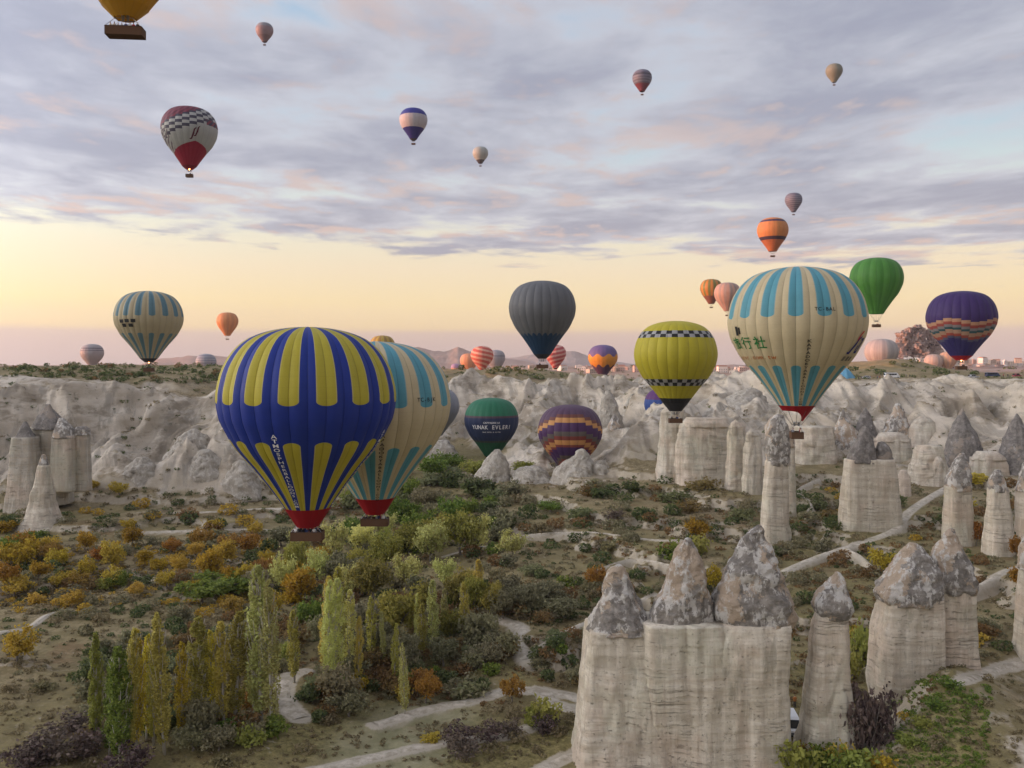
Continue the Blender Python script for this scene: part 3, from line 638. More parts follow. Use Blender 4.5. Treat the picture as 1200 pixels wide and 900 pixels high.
def cone(label, d, rows, mat, seed, ratio=.9, rough=.1, group=None, name='rock_cone', cat='rock cone', amp=.06, strata=.0):
    me = rock_mesh(rows, d, ratio, mat, 2.2, amp, seed, 56, 1.2, strata, rough, origin=tuple(P((rows[-1][1] + rows[-1][2]) / 2, rows[-1][0], d)))
    o = link(name, me, None, P((rows[-1][1] + rows[-1][2]) / 2, rows[-1][0], d))
    return tag(o, label, cat, group)
CONES = [
 ('big dark pointed rock cone standing alone before the white slope', 270, [(479,1127,1129),(490,1122,1134),(505,1115,1141),(520,1110,1147),(540,1107,1153),(560,1104,1156)], M_CAPD, 61, .05),
 ('dark pointed rock cone cut off by the picture frame', 265, [(485,1190,1193),(500,1183,1200),(520,1175,1208),(540,1169,1214),(560,1165,1218)], M_CAPD, 62, .05),
 ('small sharp grey cone above the fluted wall', 292, [(479,987,989),(490,983,993),(503,977,1000),(518,972,1005),(535,968,1010)], M_CAP, 63, .1),
 ('small pointed rock just above the dark capped block chimney', 300, [(478,1013,1015),(488,1008,1020),(500,1004,1025),(520,1000,1030)], M_CAPD, 64, .1),
 ('hooked grey pinnacle leaning on the white slope', 300, [(473,1050,1054),(482,1045,1060),(495,1038,1064),(510,1034,1068),(525,1030,1072)], M_CAP, 65, .16),
 ('smooth grey domed rock below the white slope', 296, [(488,1078,1086),(493,1071,1093),(502,1066,1097),(519,1062,1099),(535,1060,1101)], M_TUFFG, 66, .03),
 ('fluted pale rock skirt under the domed rock', 262, [(522,1075,1100),(530,1072,1104),(550,1066,1108),(575,1060,1113)], M_TUFF, 67, .12),
 ('little rounded tuff knob beside the white path', 240, [(551,1055,1062),(560,1051,1066),(588,1049,1068),(602,1048,1070)], M_TUFFG, 68, .06),
 ('fluted ochre cliff block behind the scrubby gully', 285, [(500,933,975),(520,930,978),(560,926,985)], M_TUFF, 69, .10),
 ('leaning grey boulder rock at the valley bend below the green and blue balloon', 290, [(527,578,586),(535,571,592),(547,564,596),(560,556,599),(575,549,604)], M_WHITE, 71, .12),
 ('low white rock ridge beside the leaning boulder', 288, [(547,610,632),(553,602,642),(563,596,650),(573,592,655)], M_WHITE, 72, .18),
 ('white crooked rock hiding the foot of the zigzag balloon', 285, [(526,679,685),(533,673,690),(542,660,695),(553,648,699),(566,642,704)], M_WHITE, 73, .18),
 ('pale broken rock between the zigzag balloon and the scrub', 284, [(540,699,708),(548,692,714),(560,688,722)], M_WHITE, 74, .2),
 ('tall white fin of rock standing behind the zigzag balloon', 372, [(458,708,714),(470,704,722),(490,702,729),(515,700,735),(535,698,738)], M_WHITE, 75, .14),
 ('white peaked ridge in the badlands left of the pillar wall', 330, [(478,770,779),(490,756,785),(505,743,790),(525,730,792),(545,720,795)], M_WHITE, 76, .12),
 ('grey shadowed pinnacle among the white badlands', 360, [(487,718,722),(498,713,728),(515,709,734),(533,706,738)], M_CAP, 77, .14),
 ('pointed white rock on the badland slope below the far blue balloon', 395, [(462,738,742),(472,733,748),(490,728,756),(508,724,760)], M_WHITE, 78, .14),
 ('low white hummock left of the green and blue balloon', 350, [(516,512,524),(523,505,532),(537,498,540)], M_WHITE, 79, .16),
 ('slanting ribbed white crag sloping down from the rim', 345, [(455,876,886),(466,852,896),(480,828,905),(495,815,912),(512,808,918)], M_WHITE, 80, .12),
 ('rounded knoll with dark streaks on the left cliff slope', 300, [(503,222,230),(512,210,242),(527,200,252),(545,192,260)], M_WHITE, 82, .14),
 ('lumpy brown and white outcrop near the foot of the left cliff', 288, [(527,236,246),(537,226,258),(552,216,268),(575,208,276)], M_WHITE, 83, .16),
 ('low knobbly outcrop in the middle of the left cliff foot', 286, [(536,160,172),(545,150,182),(560,142,190),(578,136,196)], M_WHITE, 84, .16),
 ('broken pale outcrop close to the blue and yellow balloon', 282, [(540,278,286),(550,270,296),(565,262,305),(585,258,312)], M_WHITE, 85, .18),
]
for lab, d, rows, mt, sdv, rg in CONES: cone(lab, d, rows, mt, sdv, rough=rg)
# ------------------------------------------------------------------ distant hills, castle rock, houses
def mat_flat(name, col, rough=.85, noise=.25, scale=.05, metal=0.0, spec=.2):
    m, g, b = new_mat(name); p = g.pos()
    c = g.mx(g.noise(p, scale, 5, .65), tuple(q * (1 - noise) for q in col), tuple(min(1, q * (1 + noise)) for q in col))
    g.put(b.inputs['Base Color'], c); b.inputs['Roughness'].default_value = rough; b.inputs['Metallic'].default_value = metal; b.inputs['Specular IOR Level'].default_value = spec
    return m
M_HILL = mat_flat('red_hill', (.34, .25, .205), .95, .45, .004)
M_HILLB = mat_flat('grey_hill', (.30, .26, .235), .95, .35, .004)
def ridge_hill(label, d, pts, mat, depth, seed):
    pts = np.array(pts, float); px = np.linspace(pts[0, 0], pts[-1, 0], 260); top = np.interp(px, pts[:, 0], pts[:, 1])
    X = (px - 600) / F * d; zt = ZC - (top - HY) / F * d
    s = np.linspace(-1, 1, 41); Y = d + s[:, None] * depth
    base = 36.0; prof = np.clip(1 - np.abs(s), 0, 1)[:, None] ** 1.2
    XX = X[None, :] * (Y / d); Z = base + (zt - base)[None, :] * prof
    n = ridged(XX / 160 + seed, Y / 160, 0.0, 5, .55) - .5
    Z = Z + n * np.maximum(zt - base, 4)[None, :] * .22 * np.minimum(prof * 3, 1) + fbm(XX / 60, Y / 60, seed, 3) * 1.6 - 8 * (prof < .02)
    mb = MB(); mb.quadgrid(np.stack([XX, np.broadcast_to(Y, XX.shape), Z], -1)); tag(mb.build('hill', mat, smooth=True), label, 'hill', kind='structure')
ridge_hill('long low far hill behind the left plateau', 4200, [(120,430),(165,427),(185,421),(225,417),(262,418),(330,419),(400,420),(440,423),(470,430)], M_HILL, 900, 1.0)
ridge_hill('sunlit pink mountain with two humps', 3600, [(400,428),(440,417),(470,409),(488,407),(505,411),(522,411),(537,407),(548,412),(570,417),(605,422),(640,428),(660,431)], M_HILL, 900, 2.0)
ridge_hill('far flat topped blue mountain', 5200, [(540,430),(580,421),(625,416),(652,413),(664,411),(674,411),(684,416),(700,421),(730,425),(770,430)], M_HILLB, 1000, 3.0)
ridge_hill('low sunlit ridge across the plain', 2300, [(600,436),(660,430),(720,431),(790,429),(830,428),(860,427),(900,431),(980,430),(1040,431)], M_HILL, 420, 4.0)
ridge_hill('low town ridge behind the right plateau', 2200, [(1040,431),(1090,427),(1120,425),(1150,422),(1175,424),(1200,423),(1260,425),(1330,430)], M_HILL, 420, 5.0)

M_CASTLE = mat_cap('castle_rock_stone', (.22, .175, .155), (.33, .25, .21), (.42, .33, .28), .6, .6)
cs = empty('castle_rock', P(1075, 436, 1500)); tag(cs, 'huge honeycombed castle rock crowning the far hill village', 'rock fortress'); og = tuple(cs.location)
for nmm, rows, sdv in (('main_block', [(381,1075,1077),(384,1071,1079),(386,1063,1080),(390,1059,1081),(391,1053,1082),(402,1050,1083),(404,1046,1084),(415,1044,1086),(438,1036,1090)], 91),
                       ('side_block', [(386,1086,1091),(390,1085,1093),(400,1084,1098),(412,1083,1103),(425,1080,1110),(438,1078,1118)], 92)):
    link(nmm, rock_mesh(rows, 1500, .8, M_CASTLE, 3.0, .16, sdv, 96, .35, 0, .34, origin=og), cs)
M_CAVE = mat_flat('dark_opening', (.05, .04, .035))
for k in range(26):
    a, bb = rnd.uniform(1054, 1098), rnd.uniform(396, 424)
    mb = MB(); w = rnd.uniform(.9, 1.9); mb.box((0, 0, 0), (w, 12, w * 1.3)); o = mb.build('cave_window', M_CAVE, cs, loc=P(a, bb, 1500) - Vector(og) + Vector((0, -17, 0)))

HM = [mat_flat('house_wall_' + n, c, .9, .15, .3) for n, c in (('cream', (.62, .54, .46)), ('stone', (.46, .38, .31)), ('white', (.72, .68, .63)), ('rose', (.52, .37, .31)))]
M_WIN = mat_flat('house_window', (.06, .06, .07), .3); M_ROOFR = mat_flat('house_roof', (.34, .19, .14), .9, .2, .3)
def house_mesh(k, w, dp, h):
    mb = MB(); mb.box((0, 0, h / 2 - 1), (w, dp, h + 2), 0)
    if k % 3 == 0:
        o = len(mb.v); mb.v += [(-w/2-.4, -dp/2-.4, h+.01), (w/2+.4, -dp/2-.4, h+.01), (w/2+.4, dp/2+.4, h+.01), (-w/2-.4, dp/2+.4, h+.01), (-w/2, 0, h + 2.2), (w/2, 0, h + 2.2)]
        for q in ((0,1,5,4), (1,2,5), (2,3,4,5), (3,0,4), (3,2,1,0)): mb.f.append(tuple(o + t for t in q)); mb.m.append(1)
    else:
        mb.box((0, -dp/2 + .2, h + .35), (w, .4, .7), 0); mb.box((0, dp/2 - .2, h + .35), (w, .4, .7), 0); mb.box((w * .2, 0, h + 1.0), (w * .35, dp * .4, 2.0), 0)
    n = max(2, int(w / 3.2))
    for fl in range(max(1, int(h / 3.2))):
        for q in range(n): mb.box((-w/2 + (q + .5) * w / n, -dp/2 - .02, 1.7 + 3.1 * fl), (1.1, .1, 1.5), 2)
    return mb.mesh('house', [HM[k % 4], M_ROOFR, M_WIN])
HOUSES = [house_mesh(k, rnd.uniform(8, 17), rnd.uniform(8, 13), rnd.choice([4, 6.4, 6.8, 9.6])) for k in range(12)]
def houses(n, xr, yr, dr, label, group):
    q = RNG.uniform(size=(n, 3)); px = xr[0] + q[:, 0] * (xr[1] - xr[0])
    for i in range(n):
        d = dr[0] + q[i, 1] * (dr[1] - dr[0]); xx = (px[i] - 600) / F * d
        if yr is None: z = float(sample(HZ, np.array([xx]), np.array([d]))[0]) - .3
        else: z = ZC - ((yr[0] + (yr[1] - yr[0]) * (1 - q[i, 1])) - HY) / F * d
        o = link('house', HOUSES[i % 12], None, (xx, d, z)); o.rotation_euler.z = rnd.uniform(-.7, .7); tag(o, label, 'house', group)
houses(62, (1030, 1122), (424, 437), (1440, 1400), 'small stone house stepping down below the castle rock', 'village houses under the castle rock')
houses(60, (1105, 1215), (424, 434), (2100, 1850), 'tiny pale house on the far town ridge at the right', 'houses on the right town ridge')
houses(46, (690, 880), None, (1250, 1900), 'tiny pale house on the reddish plain beyond the badlands', 'houses on the far plain')
houses(16, (590, 690), None, (1500, 2100), 'little house in the hamlet beyond the central plateau', 'houses beyond the central plateau')
# terrace under the village
ridge_hill('stony rise carrying the village', 1460, [(1005,437),(1030,432),(1050,426),(1075,424),(1100,426),(1125,431),(1150,436)], M_HILL, 130, 6.0)
# ------------------------------------------------------------------ hot air balloons
PROF_H = np.array([0, .012, .05, .10, .16, .33, .54, .80, 1.03, 1.17, 1.32, 1.61, 1.90, 2.05, 2.30])
PROF_R = np.array([.02, .20, .42, .575, .69, .855, .955, 1.0, .965, .90, .82, .585, .365, .262, .10])
HT = 2.05
def _pchip(x, y, xq):
    h = np.diff(x); dl = np.diff(y) / h; m = np.zeros(len(x)); m[0], m[-1] = dl[0], dl[-1]
    for k in range(1, len(x) - 1):
        if dl[k - 1] * dl[k] > 0: w1, w2 = 2 * h[k] + h[k - 1], h[k] + 2 * h[k - 1]; m[k] = (w1 + w2) / (w1 / dl[k - 1] + w2 / dl[k])
    i = np.clip(np.searchsorted(x, xq) - 1, 0, len(x) - 2); t = (xq - x[i]) / h[i]
    return (2*t**3 - 3*t**2 + 1) * y[i] + (t**3 - 2*t**2 + t) * h[i] * m[i] + (-2*t**3 + 3*t**2) * y[i+1] + (t**3 - t**2) * h[i] * m[i+1]
_dh = np.unique(np.concatenate([np.linspace(0, .2, 40) ** 1.0, np.linspace(.2, 2.3, 120)])); PROF_R = _pchip(PROF_H, PROF_R, _dh); PROF_H = _dh
def prof(h, sl=1.0):
    """radius at depth h below the crown (both in envelope radii); sl > 1 stretches the lower cone"""
    h = np.asarray(h, float); hh = np.where(h > .8, .8 + (h - .8) / sl, h)
    return np.interp(hh, PROF_H, PROF_R)
_hs = np.concatenate([[0], np.cumsum(np.hypot(np.diff(PROF_H), np.diff(PROF_R)))])

def env_mat(name, fn, seams=24, trans=.08):
    m, g, b = new_mat(name); nt = m.node_tree
    uv = g.new('ShaderNodeUVMap').outputs[0]; u, v, _ = g.sep(uv)
    c = fn(g, u, v)                                        # u: turn 0..1, v: depth below crown in radii
    fr = g.m('FRACT', g.mul(u, float(seams))); seam = g.ss(g.m('ABSOLUTE', g.sub(fr, .5)), .455, .5)
    c = g.mx(g.mul(seam, .42), c, g.mulc(c, (.35, .35, .35)))
    hz_ = g.m('ABSOLUTE', g.sub(g.m('FRACT', g.mul(v, 9.0)), .5)); c = g.mx(g.mul(g.ss(hz_, .475, .5), .18), c, g.mulc(c, (.4, .4, .4)))
    p = g.new('ShaderNodeTexCoord').outputs['Object']
    c = g.mx(g.mul(g.ss(g.noise(p, .35, 5, .65), .45, .7), .25), c, g.mulc(c, (.72, .70, .66)))
    g.put(b.inputs['Base Color'], c); b.inputs['Roughness'].default_value = .55; b.inputs['Specular IOR Level'].default_value = .25
    wr = g.noise(g.comb(g.mul(u, 160.0), g.mul(v, 5.0), 0.0), 1.0, 4, .6)
    nrm = g.bump(g.add(g.mul(wr, .5), g.mul(seam, -.5)), .35, .12); g.put(b.inputs['Normal'], nrm)
    tr = g.new('ShaderNodeBsdfTranslucent'); g.put(tr.inputs[0], c)
    mix = g.new('ShaderNodeMixShader'); mix.inputs[0].default_value = trans
    out = nt.nodes['Material Output']; nt.links.new(b.outputs[0], mix.inputs[1]); nt.links.new(tr.outputs[0], mix.inputs[2]); nt.links.new(mix.outputs[0], out.inputs[0])
    return m

def bands(stops):
    def fn(g, u, v): return g.ramp(g.mul(v, 1 / 2.4), [(h / 2.4, c) for h, c in stops], 'CONSTANT')
    return fn
def tongues(base, tcol, n, top_end, low_start, w=.66, off=0.0):
    def fn(g, u, v):
        f = g.sub(g.m('FRACT', g.add(g.mul(u, float(n)), .5 + off)), .5)
        x = g.m('ABSOLUTE', f)                             # 0 at tongue centre
        half = w / 2
        q = g.mul(x, 1 / half)
        cap = g.mul(g.m('SQRT', g.m('MAXIMUM', g.sub(1.0, g.mul(q, q)), 0.0)), 2.9 * half / n)   # round end, in radii
        up = g.m('LESS_THAN', v, g.add(top_end - 2.9 * half / n, cap))
        lo = g.m('GREATER_THAN', v, g.sub(low_start + 2.6 * half / n, g.mul(cap, .9)))
        ins = g.m('LESS_THAN', x, half)
        e = g.mul(g.m('GREATER_THAN', x, half * .88), ins)
        tc = g.mx(g.mul(e, .6), tcol, tuple(.6 * q + .4 * w_ for q, w_ in zip(tcol, (.62, .56, .40))))
        return g.mx(g.mul(ins, g.m('MAXIMUM', up, lo)), base, tc)
    return fn
def checks(base, dark, grey, rings, n=40):
    def fn(g, u, v):
        c = base
        for a, b_ in rings:
            iu = g.m('FLOOR', g.mul(u, float(n))); iv = g.m('FLOOR', g.mul(g.sub(v, a), 2 / (b_ - a)))
            ch = g.m('LESS_THAN', g.m('FRACT', g.mul(g.add(iu, iv), .5)), .25)
            ins = g.mul(g.m('GREATER_THAN', v, a), g.m('LESS_THAN', v, b_))
            c = g.mx(ins, c, g.mx(ch, grey, dark))
        return g.mx(g.m('GREATER_THAN', v, 1.86), c, (.02, .02, .022))
    return fn
def zigzag(stops, n, amp, steps, period, off=0.0):
    """bands that step up and down from gore to gore"""
    def fn(g, u, v):
        gi = g.add(g.m('FLOOR', g.mul(u, float(n))), .5); tri = g.m('ABSOLUTE', g.sub(g.m('FRACT', g.add(g.mul(gi, 1 / period), .5 + off)), .5))
        w = g.sub(v, g.mul(g.m('MAXIMUM', g.sub(g.mul(tri, float(period)), steps), 0.0), amp))
        return g.ramp(g.mul(w, 1 / 2.8), [(h / 2.8, c) for h, c in stops], 'CONSTANT')
    return fn
def spiral(a, b_, n, twist, zn=0.0):
    def fn(g, u, v):
        f = g.m('FRACT', g.add(g.mul(u, float(n)), g.mul(v, twist)))
        return g.mx(g.m('GREATER_THAN', f, .55), a, b_)
    return fn
def stripes(a, b_, n):
    return lambda g, u, v: g.mx(g.m('GREATER_THAN', g.m('FRACT', g.mul(u, float(n))), .5), a, b_)
def over(fn, layers):
    """lay plain bands (from, to, colour) over a pattern"""
    def f2(g, u, v):
        c = fn(g, u, v)
        for a, b_, col in layers: c = g.mx(g.mul(g.m('GREATER_THAN', v, a), g.m('LESS_THAN', v, b_)), c, col)
        return c
    return f2
plain = lambda c: (lambda g, u, v: g.mx(0.0, c, c))

M_WICK, _g, _b = new_mat('wicker')
_p = _g.new('ShaderNodeTexCoord').outputs['Object']
_w = _g.new('ShaderNodeTexWave'); _w.inputs['Scale'].default_value = 6; _w.bands_direction = 'Z'; M_WICK.node_tree.links.new(_p, _w.inputs['Vector'])
_g.put(_b.inputs['Base Color'], _g.mx(_w.outputs['Fac'], (.065, .035, .022), (.16, .088, .05)))
M_RIM = mat_flat('basket_rim', (.09, .055, .04), .7, .2, 2); M_STEEL = mat_flat('burner_steel', (.35, .35, .36), .35, .1, 2, .9, .5); M_CABLE = mat_flat('rope', (.16, .15, .14), .8, .1, 2)
M_BLACK = mat_flat('black_cloth', (.025, .025, .028), .8, .2, 1)
M_FLAME = bpy.data.materials.new('flame'); M_FLAME.use_nodes = True
_n = M_FLAME.node_tree; _n.nodes.clear(); _e = _n.nodes.new('ShaderNodeEmission'); _o = _n.nodes.new('ShaderNodeOutputMaterial'); _e.inputs[0].default_value = (1, .36, .10, 1); _e.inputs[1].default_value = 26; _n.links.new(_e.outputs[0], _o.inputs[0])

def env_grid(R, sl, u0, u1, nu, nv, ngore, hmax, bulge, spin, hmin=0.0):
    u = np.linspace(u0, u1, nu + 1); t = np.linspace(0, 1, nv + 1)
    hh = np.interp(t * _hs[-1], _hs, PROF_H); hh = np.where(hh > .8, .8 + (hh - .8) * sl, hh); hh = np.minimum(hh, hmax); hh[0] = 0.0
    hh = np.unique(np.append(hh, hmax)) ; hh = hh[(hh <= hmax) & (hh >= hmin)]
    r = prof(hh, sl) * R
    f = (u * ngore) % 1.0; b = 1 - bulge * (2 * np.abs(f - .5)) ** 2
    a = 2 * np.pi * (u + spin)
    X = r[:, None] * b * np.sin(a); Y = -r[:, None] * b * np.cos(a)       # u = 0 faces the camera side (-Y), growing to the right
    Z = np.broadcast_to((-hh * R)[:, None], X.shape)
    UV = np.stack([np.broadcast_to(u, X.shape), np.broadcast_to(hh[:, None], X.shape)], -1)
    return np.stack([X, Y, Z], -1), UV
def grid_mesh(name, Pg, UV, mats):
    a, b, _ = Pg.shape; i, j = np.meshgrid(np.arange(a - 1), np.arange(b - 1), indexing='ij')
    f = np.stack([i * b + j, (i + 1) * b + j, (i + 1) * b + j + 1, i * b + j + 1], -1).reshape(-1, 4)
    me = mesh_np(name, Pg.reshape(-1, 3), f, mats); set_uv(me, UV.reshape(-1, 2)); return me

M_SKIRT_RED = env_mat('red_nomex', plain((.36, .012, .02)), 16, .25); M_SKIRT_DARK = env_mat('dark_nomex', plain((.03, .03, .035)), 16, .1); M_SKIRT_YEL = env_mat('yellow_nomex', plain((.55, .30, .03)), 16, .3)
M_SKIRT_WINE = env_mat('wine_nomex', plain((.16, .015, .03)), 16, .25)
BALLOONS = []
def balloon(label, cx, top, w, mat, D=24.0, skirt=None, gores=24, split=False, sl=1.0, spin=0.0, basket=(4.4, 1.7), people=0, flame=False, hmax=None, skirt_h=.23, scoop=False, bulge=.022, brot=0.0, d=None, group=None, ground_=False, cat='hot air balloon', lod=1, drop=2.0):
    d = d or D * F / w; R = w / 2 * d / F; c = P(cx, top, d); hm = HT if hmax is None else hmax; hm = .8 + (hm - .8) * sl if hmax is None else hm
    Hs = (hm + skirt_h) * R; bz = Hs + drop + 1.15          # crown to basket floor
    spin = spin + math.atan2(-c.x, c.y) / (2 * math.pi)      # turn 0 looks at the viewing balloon
    root = empty('hot_air_balloon', (c.x, c.y, c.z - bz)); tag(root, label, cat, group); root['crown'] = bz
    if split:
        for k in range(gores):
            Pg, UV = env_grid(R, sl, k / gores, (k + 1) / gores, 6, 44, gores, hm, bulge, spin)
            Pg[..., 2] += bz; link('gore', grid_mesh('gore', Pg, UV, [mat]), root)
    else:
        Pg, UV = env_grid(R, sl, 0, 1, gores * (4 if w > 45 else 3), 40 if w > 45 else 26, gores, hm, bulge, spin)
        Pg[..., 2] += bz; link('envelope', grid_mesh('envelope', Pg, UV, [mat]), root)
    r0 = float(prof(hm, sl)) * R; sk = {'red': M_SKIRT_RED, 'dark': M_SKIRT_DARK, 'yellow': M_SKIRT_YEL, 'wine': M_SKIRT_WINE}.get(skirt)
    r1 = r0 * (.47 if skirt else .6)
    # mouth skirt
    if sk:
        nn = 48; a = np.linspace(0, 2 * np.pi, nn + 1); tt = np.linspace(0, 1, 9)[:, None]
        rr = r0 * (1 - tt) + r1 * tt; fl = 1 + .02 * np.sin(a * 12)
        if scoop: dz = skirt_h * R * tt * (.34 + .66 * np.clip(np.sin(a * .5 + 1.1) ** 14 * 1.6, 0, 1)); rr = r0 - (r0 - r1) * np.clip(dz / (skirt_h * R), 0, 1) * 1.25
        else: dz = skirt_h * R * tt + 0 * a
        Pg = np.stack([rr * fl * np.sin(a), -rr * fl * np.cos(a), bz - hm * R - dz + 0 * a], -1)
        UV = np.stack([np.broadcast_to(a / 6.2832, Pg.shape[:2]), np.broadcast_to(tt, Pg.shape[:2])], -1)
        link('skirt', grid_mesh('skirt', Pg, UV, [sk]), root)
    bx, by = basket; big = w > 45
    # basket: tapered wicker box with padded rim, floor inside, partitions
    mb = MB(); h = 1.15
    if big:
        for s_ in (-1, 1):
            mb.box((0, s_ * by / 2, h / 2), (bx, .09, h)); mb.box((s_ * bx / 2, 0, h / 2), (.09, by + .09, h - .004))
        mb.box((0, 0, .06), (bx - .1, by - .1, .1))
        for q in (-.25, 0, .25): mb.box((bx * q, 0, h / 2 - .02), (.06, by - .1, h - .08))
    else: mb.box((0, 0, h / 2), (bx, by, h), 0, 1.06)
    bk = mb.build('basket', M_WICK, root); bk.rotation_euler.z = brot
    if big:
        mb = MB(); zt = h + .02
        for s_ in (-1, 1): mb.tube([(-bx/2, s_*by/2, zt), (bx/2, s_*by/2, zt)], .08, 6); mb.tube([(s_*bx/2, -by/2, zt), (s_*bx/2, by/2, zt)], .08, 6)
        mb.build('rim', M_RIM, bk)
        mb = MB()
        for sx in (-1, 1):
            for sy in (-1, 1): mb.tube([(sx*bx/2, sy*by/2, zt), (sx*bx*.24, sy*by*.3, zt + 1.25)], .035, 5)
        for s_ in (-1, 1): mb.tube([(-bx*.24, s_*by*.3, zt + 1.25), (bx*.24, s_*by*.3, zt + 1.25)], .05, 5); mb.tube([(s_*bx*.24, -by*.3, zt + 1.25), (s_*bx*.24, by*.3, zt + 1.25)], .05, 5)
        mb.build('burner_frame', M_STEEL, root).rotation_euler.z = brot
        for s_ in (-1, 1):
            mb = MB(); mb.lathe([(0, -.25), (.14, -.25), (.17, 0), (.17, .3), (.22, .32), (.22, .5), (.14, .5), (0, .45)], 12); mb.build('burner', M_STEEL, root, True, (s_ * .35, 0, zt + 1.3))
    else:
        mb = MB(); mb.box((0, 0, h + 1.2), (bx * .45, by * .5, .12)); mb.lathe([(0, 1.1), (.2, 1.1), (.25, 1.6), (0, 1.6)], 8, (0, 0, h)); mb.build('burner', M_STEEL, root)
    zm = bz - (hm + (skirt_h if (skirt and not scoop) else skirt_h * .34 if scoop else 0)) * R
    rm = r1 if (skirt and not scoop) else r0 * .92
    ncab = 12 if big else 6
    for k in range(ncab):
        a = 2 * math.pi * (k + .5) / ncab; mb = MB(); cs_, sn_ = math.sin(a), -math.cos(a)
        ex = max(-1, min(1, cs_ * 1.4)) * bx * .24; ey = max(-1, min(1, sn_ * 1.4)) * by * .3
        mb.tube([(cs_ * rm, sn_ * rm, zm + .05), (ex, ey, h + (1.27 if big else 1.2))], .03 if big else .05, 4); mb.build('cable', M_CABLE, root)
    if flame:
        mb = MB(); L = 1.5; mb.lathe([(0, 0), (.10, .1), (.22, L * .3), (.2, L * .55), (.10, L * .85), (0, L)], 10); mb.build('flame', M_FLAME, root, True, (0, 0, h + 1.75))
    BALLOONS.append((root, R, sl, bz, spin, people, (bx, by, brot), d))
    return root

# ---- printing on the cloth: flat letters bent onto the envelope
_letters = {}
def glyph(ch):
    if ch in _letters: return _letters[ch]
    cu = bpy.data.curves.new('t', 'FONT'); cu.body = ch; cu.align_x = 'CENTER'; cu.size = 1.0; cu.offset = .012; cu.resolution_u = 3
    o = bpy.data.objects.new('t', cu); COL.objects.link(o); dg = bpy.context.evaluated_depsgraph_get(); dg.update()
    me = bpy.data.meshes.new_from_object(o.evaluated_get(dg)); v = np.array([q.co[:] for q in me.vertices]).reshape(-1, 3); f = [tuple(p.vertices) for p in me.polygons]
    bpy.data.objects.remove(o); bpy.data.curves.remove(cu); bpy.data.meshes.remove(me)
    _letters[ch] = (v, f); return _letters[ch]
def on_cloth(root_rec, pieces, mat, off=.07):
    """pieces: (verts in metres on the tangent plane, faces, turn u, depth h in radii, tilt)"""
    root, R, sl, bz, spin = root_rec[:5]; V_, F_ = [], []
    for v, f, u, h, tilt in pieces:
        if not len(v): continue
        c_, s_ = math.cos(tilt), math.sin(tilt); X = v[:, 0] * c_ - v[:, 1] * s_; Yv = v[:, 0] * s_ + v[:, 1] * c_
        dh = .01; sl_ = math.hypot(1, float(prof(h + dh, sl) - prof(h - dh, sl)) / (2 * dh))
        hh = h - Yv / R / sl_; r = prof(hh, sl) * R; r00 = float(prof(h, sl)) * R
        a = 2 * np.pi * (u + spin) + X / r00; o = len(V_)
        nr = (float(prof(h - dh, sl) - prof(h + dh, sl)) / (2 * dh))
        V_ += np.stack([(r + off) * np.sin(a), -(r + off) * np.cos(a), bz - hh * R], 1).tolist(); F_ += [tuple(o + q for q in t) for t in f]
    me = mesh_np('lettering', V_, F_, [mat]); return link('lettering', me, root)
def word(txt, size, u, h, R, gap=.82, width=1.0):
    out = []; n = len(txt)
    for k, ch in enumerate(txt):
        v, f = glyph(ch)
        if len(v): out.append((np.column_stack([v[:, 0] * size * width + (k - (n - 1) / 2) * size * gap, (v[:, 1] - .35) * size, v[:, 2]]), f, u, h, 0))
    return out
def column_text(txt, size, u, h0, h1):
    out = []
    for k, ch in enumerate(txt):
        v, f = glyph(ch); t = k / (len(txt) - 1); sz = size * (1 - .42 * t)
        tt = 1.25 * t - .25 * t * t
        if len(v): out.append((np.column_stack([v[:, 0] * sz * 1.45, (v[:, 1] - .35) * sz, v[:, 2]]), f, u, h0 + (h1 - h0) * tt, 0))
    return out

C_BLUE, C_YEL = (.015, .036, .25), (.44, .38, .04)
C_BEIGE, C_TEAL = (.54, .455, .285), (.10, .31, .38)
m_blue = env_mat('blue_yellow_cloth', tongues(C_BLUE, C_YEL, 16, .86, 1.25, .56, .5), 32)
balloon('huge royal blue balloon with yellow tongues and red skirt flying low over the valley', 360.5, 383, 206, m_blue, 24, 'red', 32, True, spin=0, people=14, basket=(4.2, 1.9), skirt_h=.22, drop=.7)
m_bt = env_mat('beige_teal_cloth', tongues(C_BEIGE, C_TEAL, 16, .84, 1.34, .54, .0), 32)
balloon('large beige balloon with teal tongues half hidden behind the blue and yellow one', 439.5, 400, 178, m_bt, 24, 'red', 32, True, sl=1.0, people=10, basket=(4.2, 1.9), spin=-.0153, skirt_h=.22, drop=.7)
m_bt2 = env_mat('beige_teal_cloth_printed', tongues(C_BEIGE, C_TEAL, 16, .78, 1.46, .54, .0), 32)
balloon('large beige balloon with teal tongues, vertical black lettering and green characters above the chimneys', 933.5, 313, 158, m_bt2, 24, 'red', 32, True, sl=1.0, people=8, basket=(3.0, 2.0), scoop=True, spin=-.002, brot=1.4)
m_yc = env_mat('yellow_check_cloth', checks((.45, .39, .03), (.02, .02, .02), (.33, .33, .33), [(.26, .42), (1.40, 1.56)], 40), 24)
balloon('yellow balloon with two black and grey check bands over the pillar wall', 791.5, 376, 97, m_yc, 22, 'dark', 24, True, spin=.01, people=5, basket=(3.4, 1.8), hmax=1.98, skirt_h=.2)
m_top = env_mat('amber_cloth', over(plain((.34, .17, .02)), [(1.93, 2.4, (.60, .32, .03))]), 24, .35)
balloon('amber balloon overhead with a long brown wicker basket full of passengers', 147, -197, 200, m_top, 24, 'yellow', 24, True, people=16, basket=(4.9, 2.0), brot=.10, skirt_h=.14, drop=1.4)
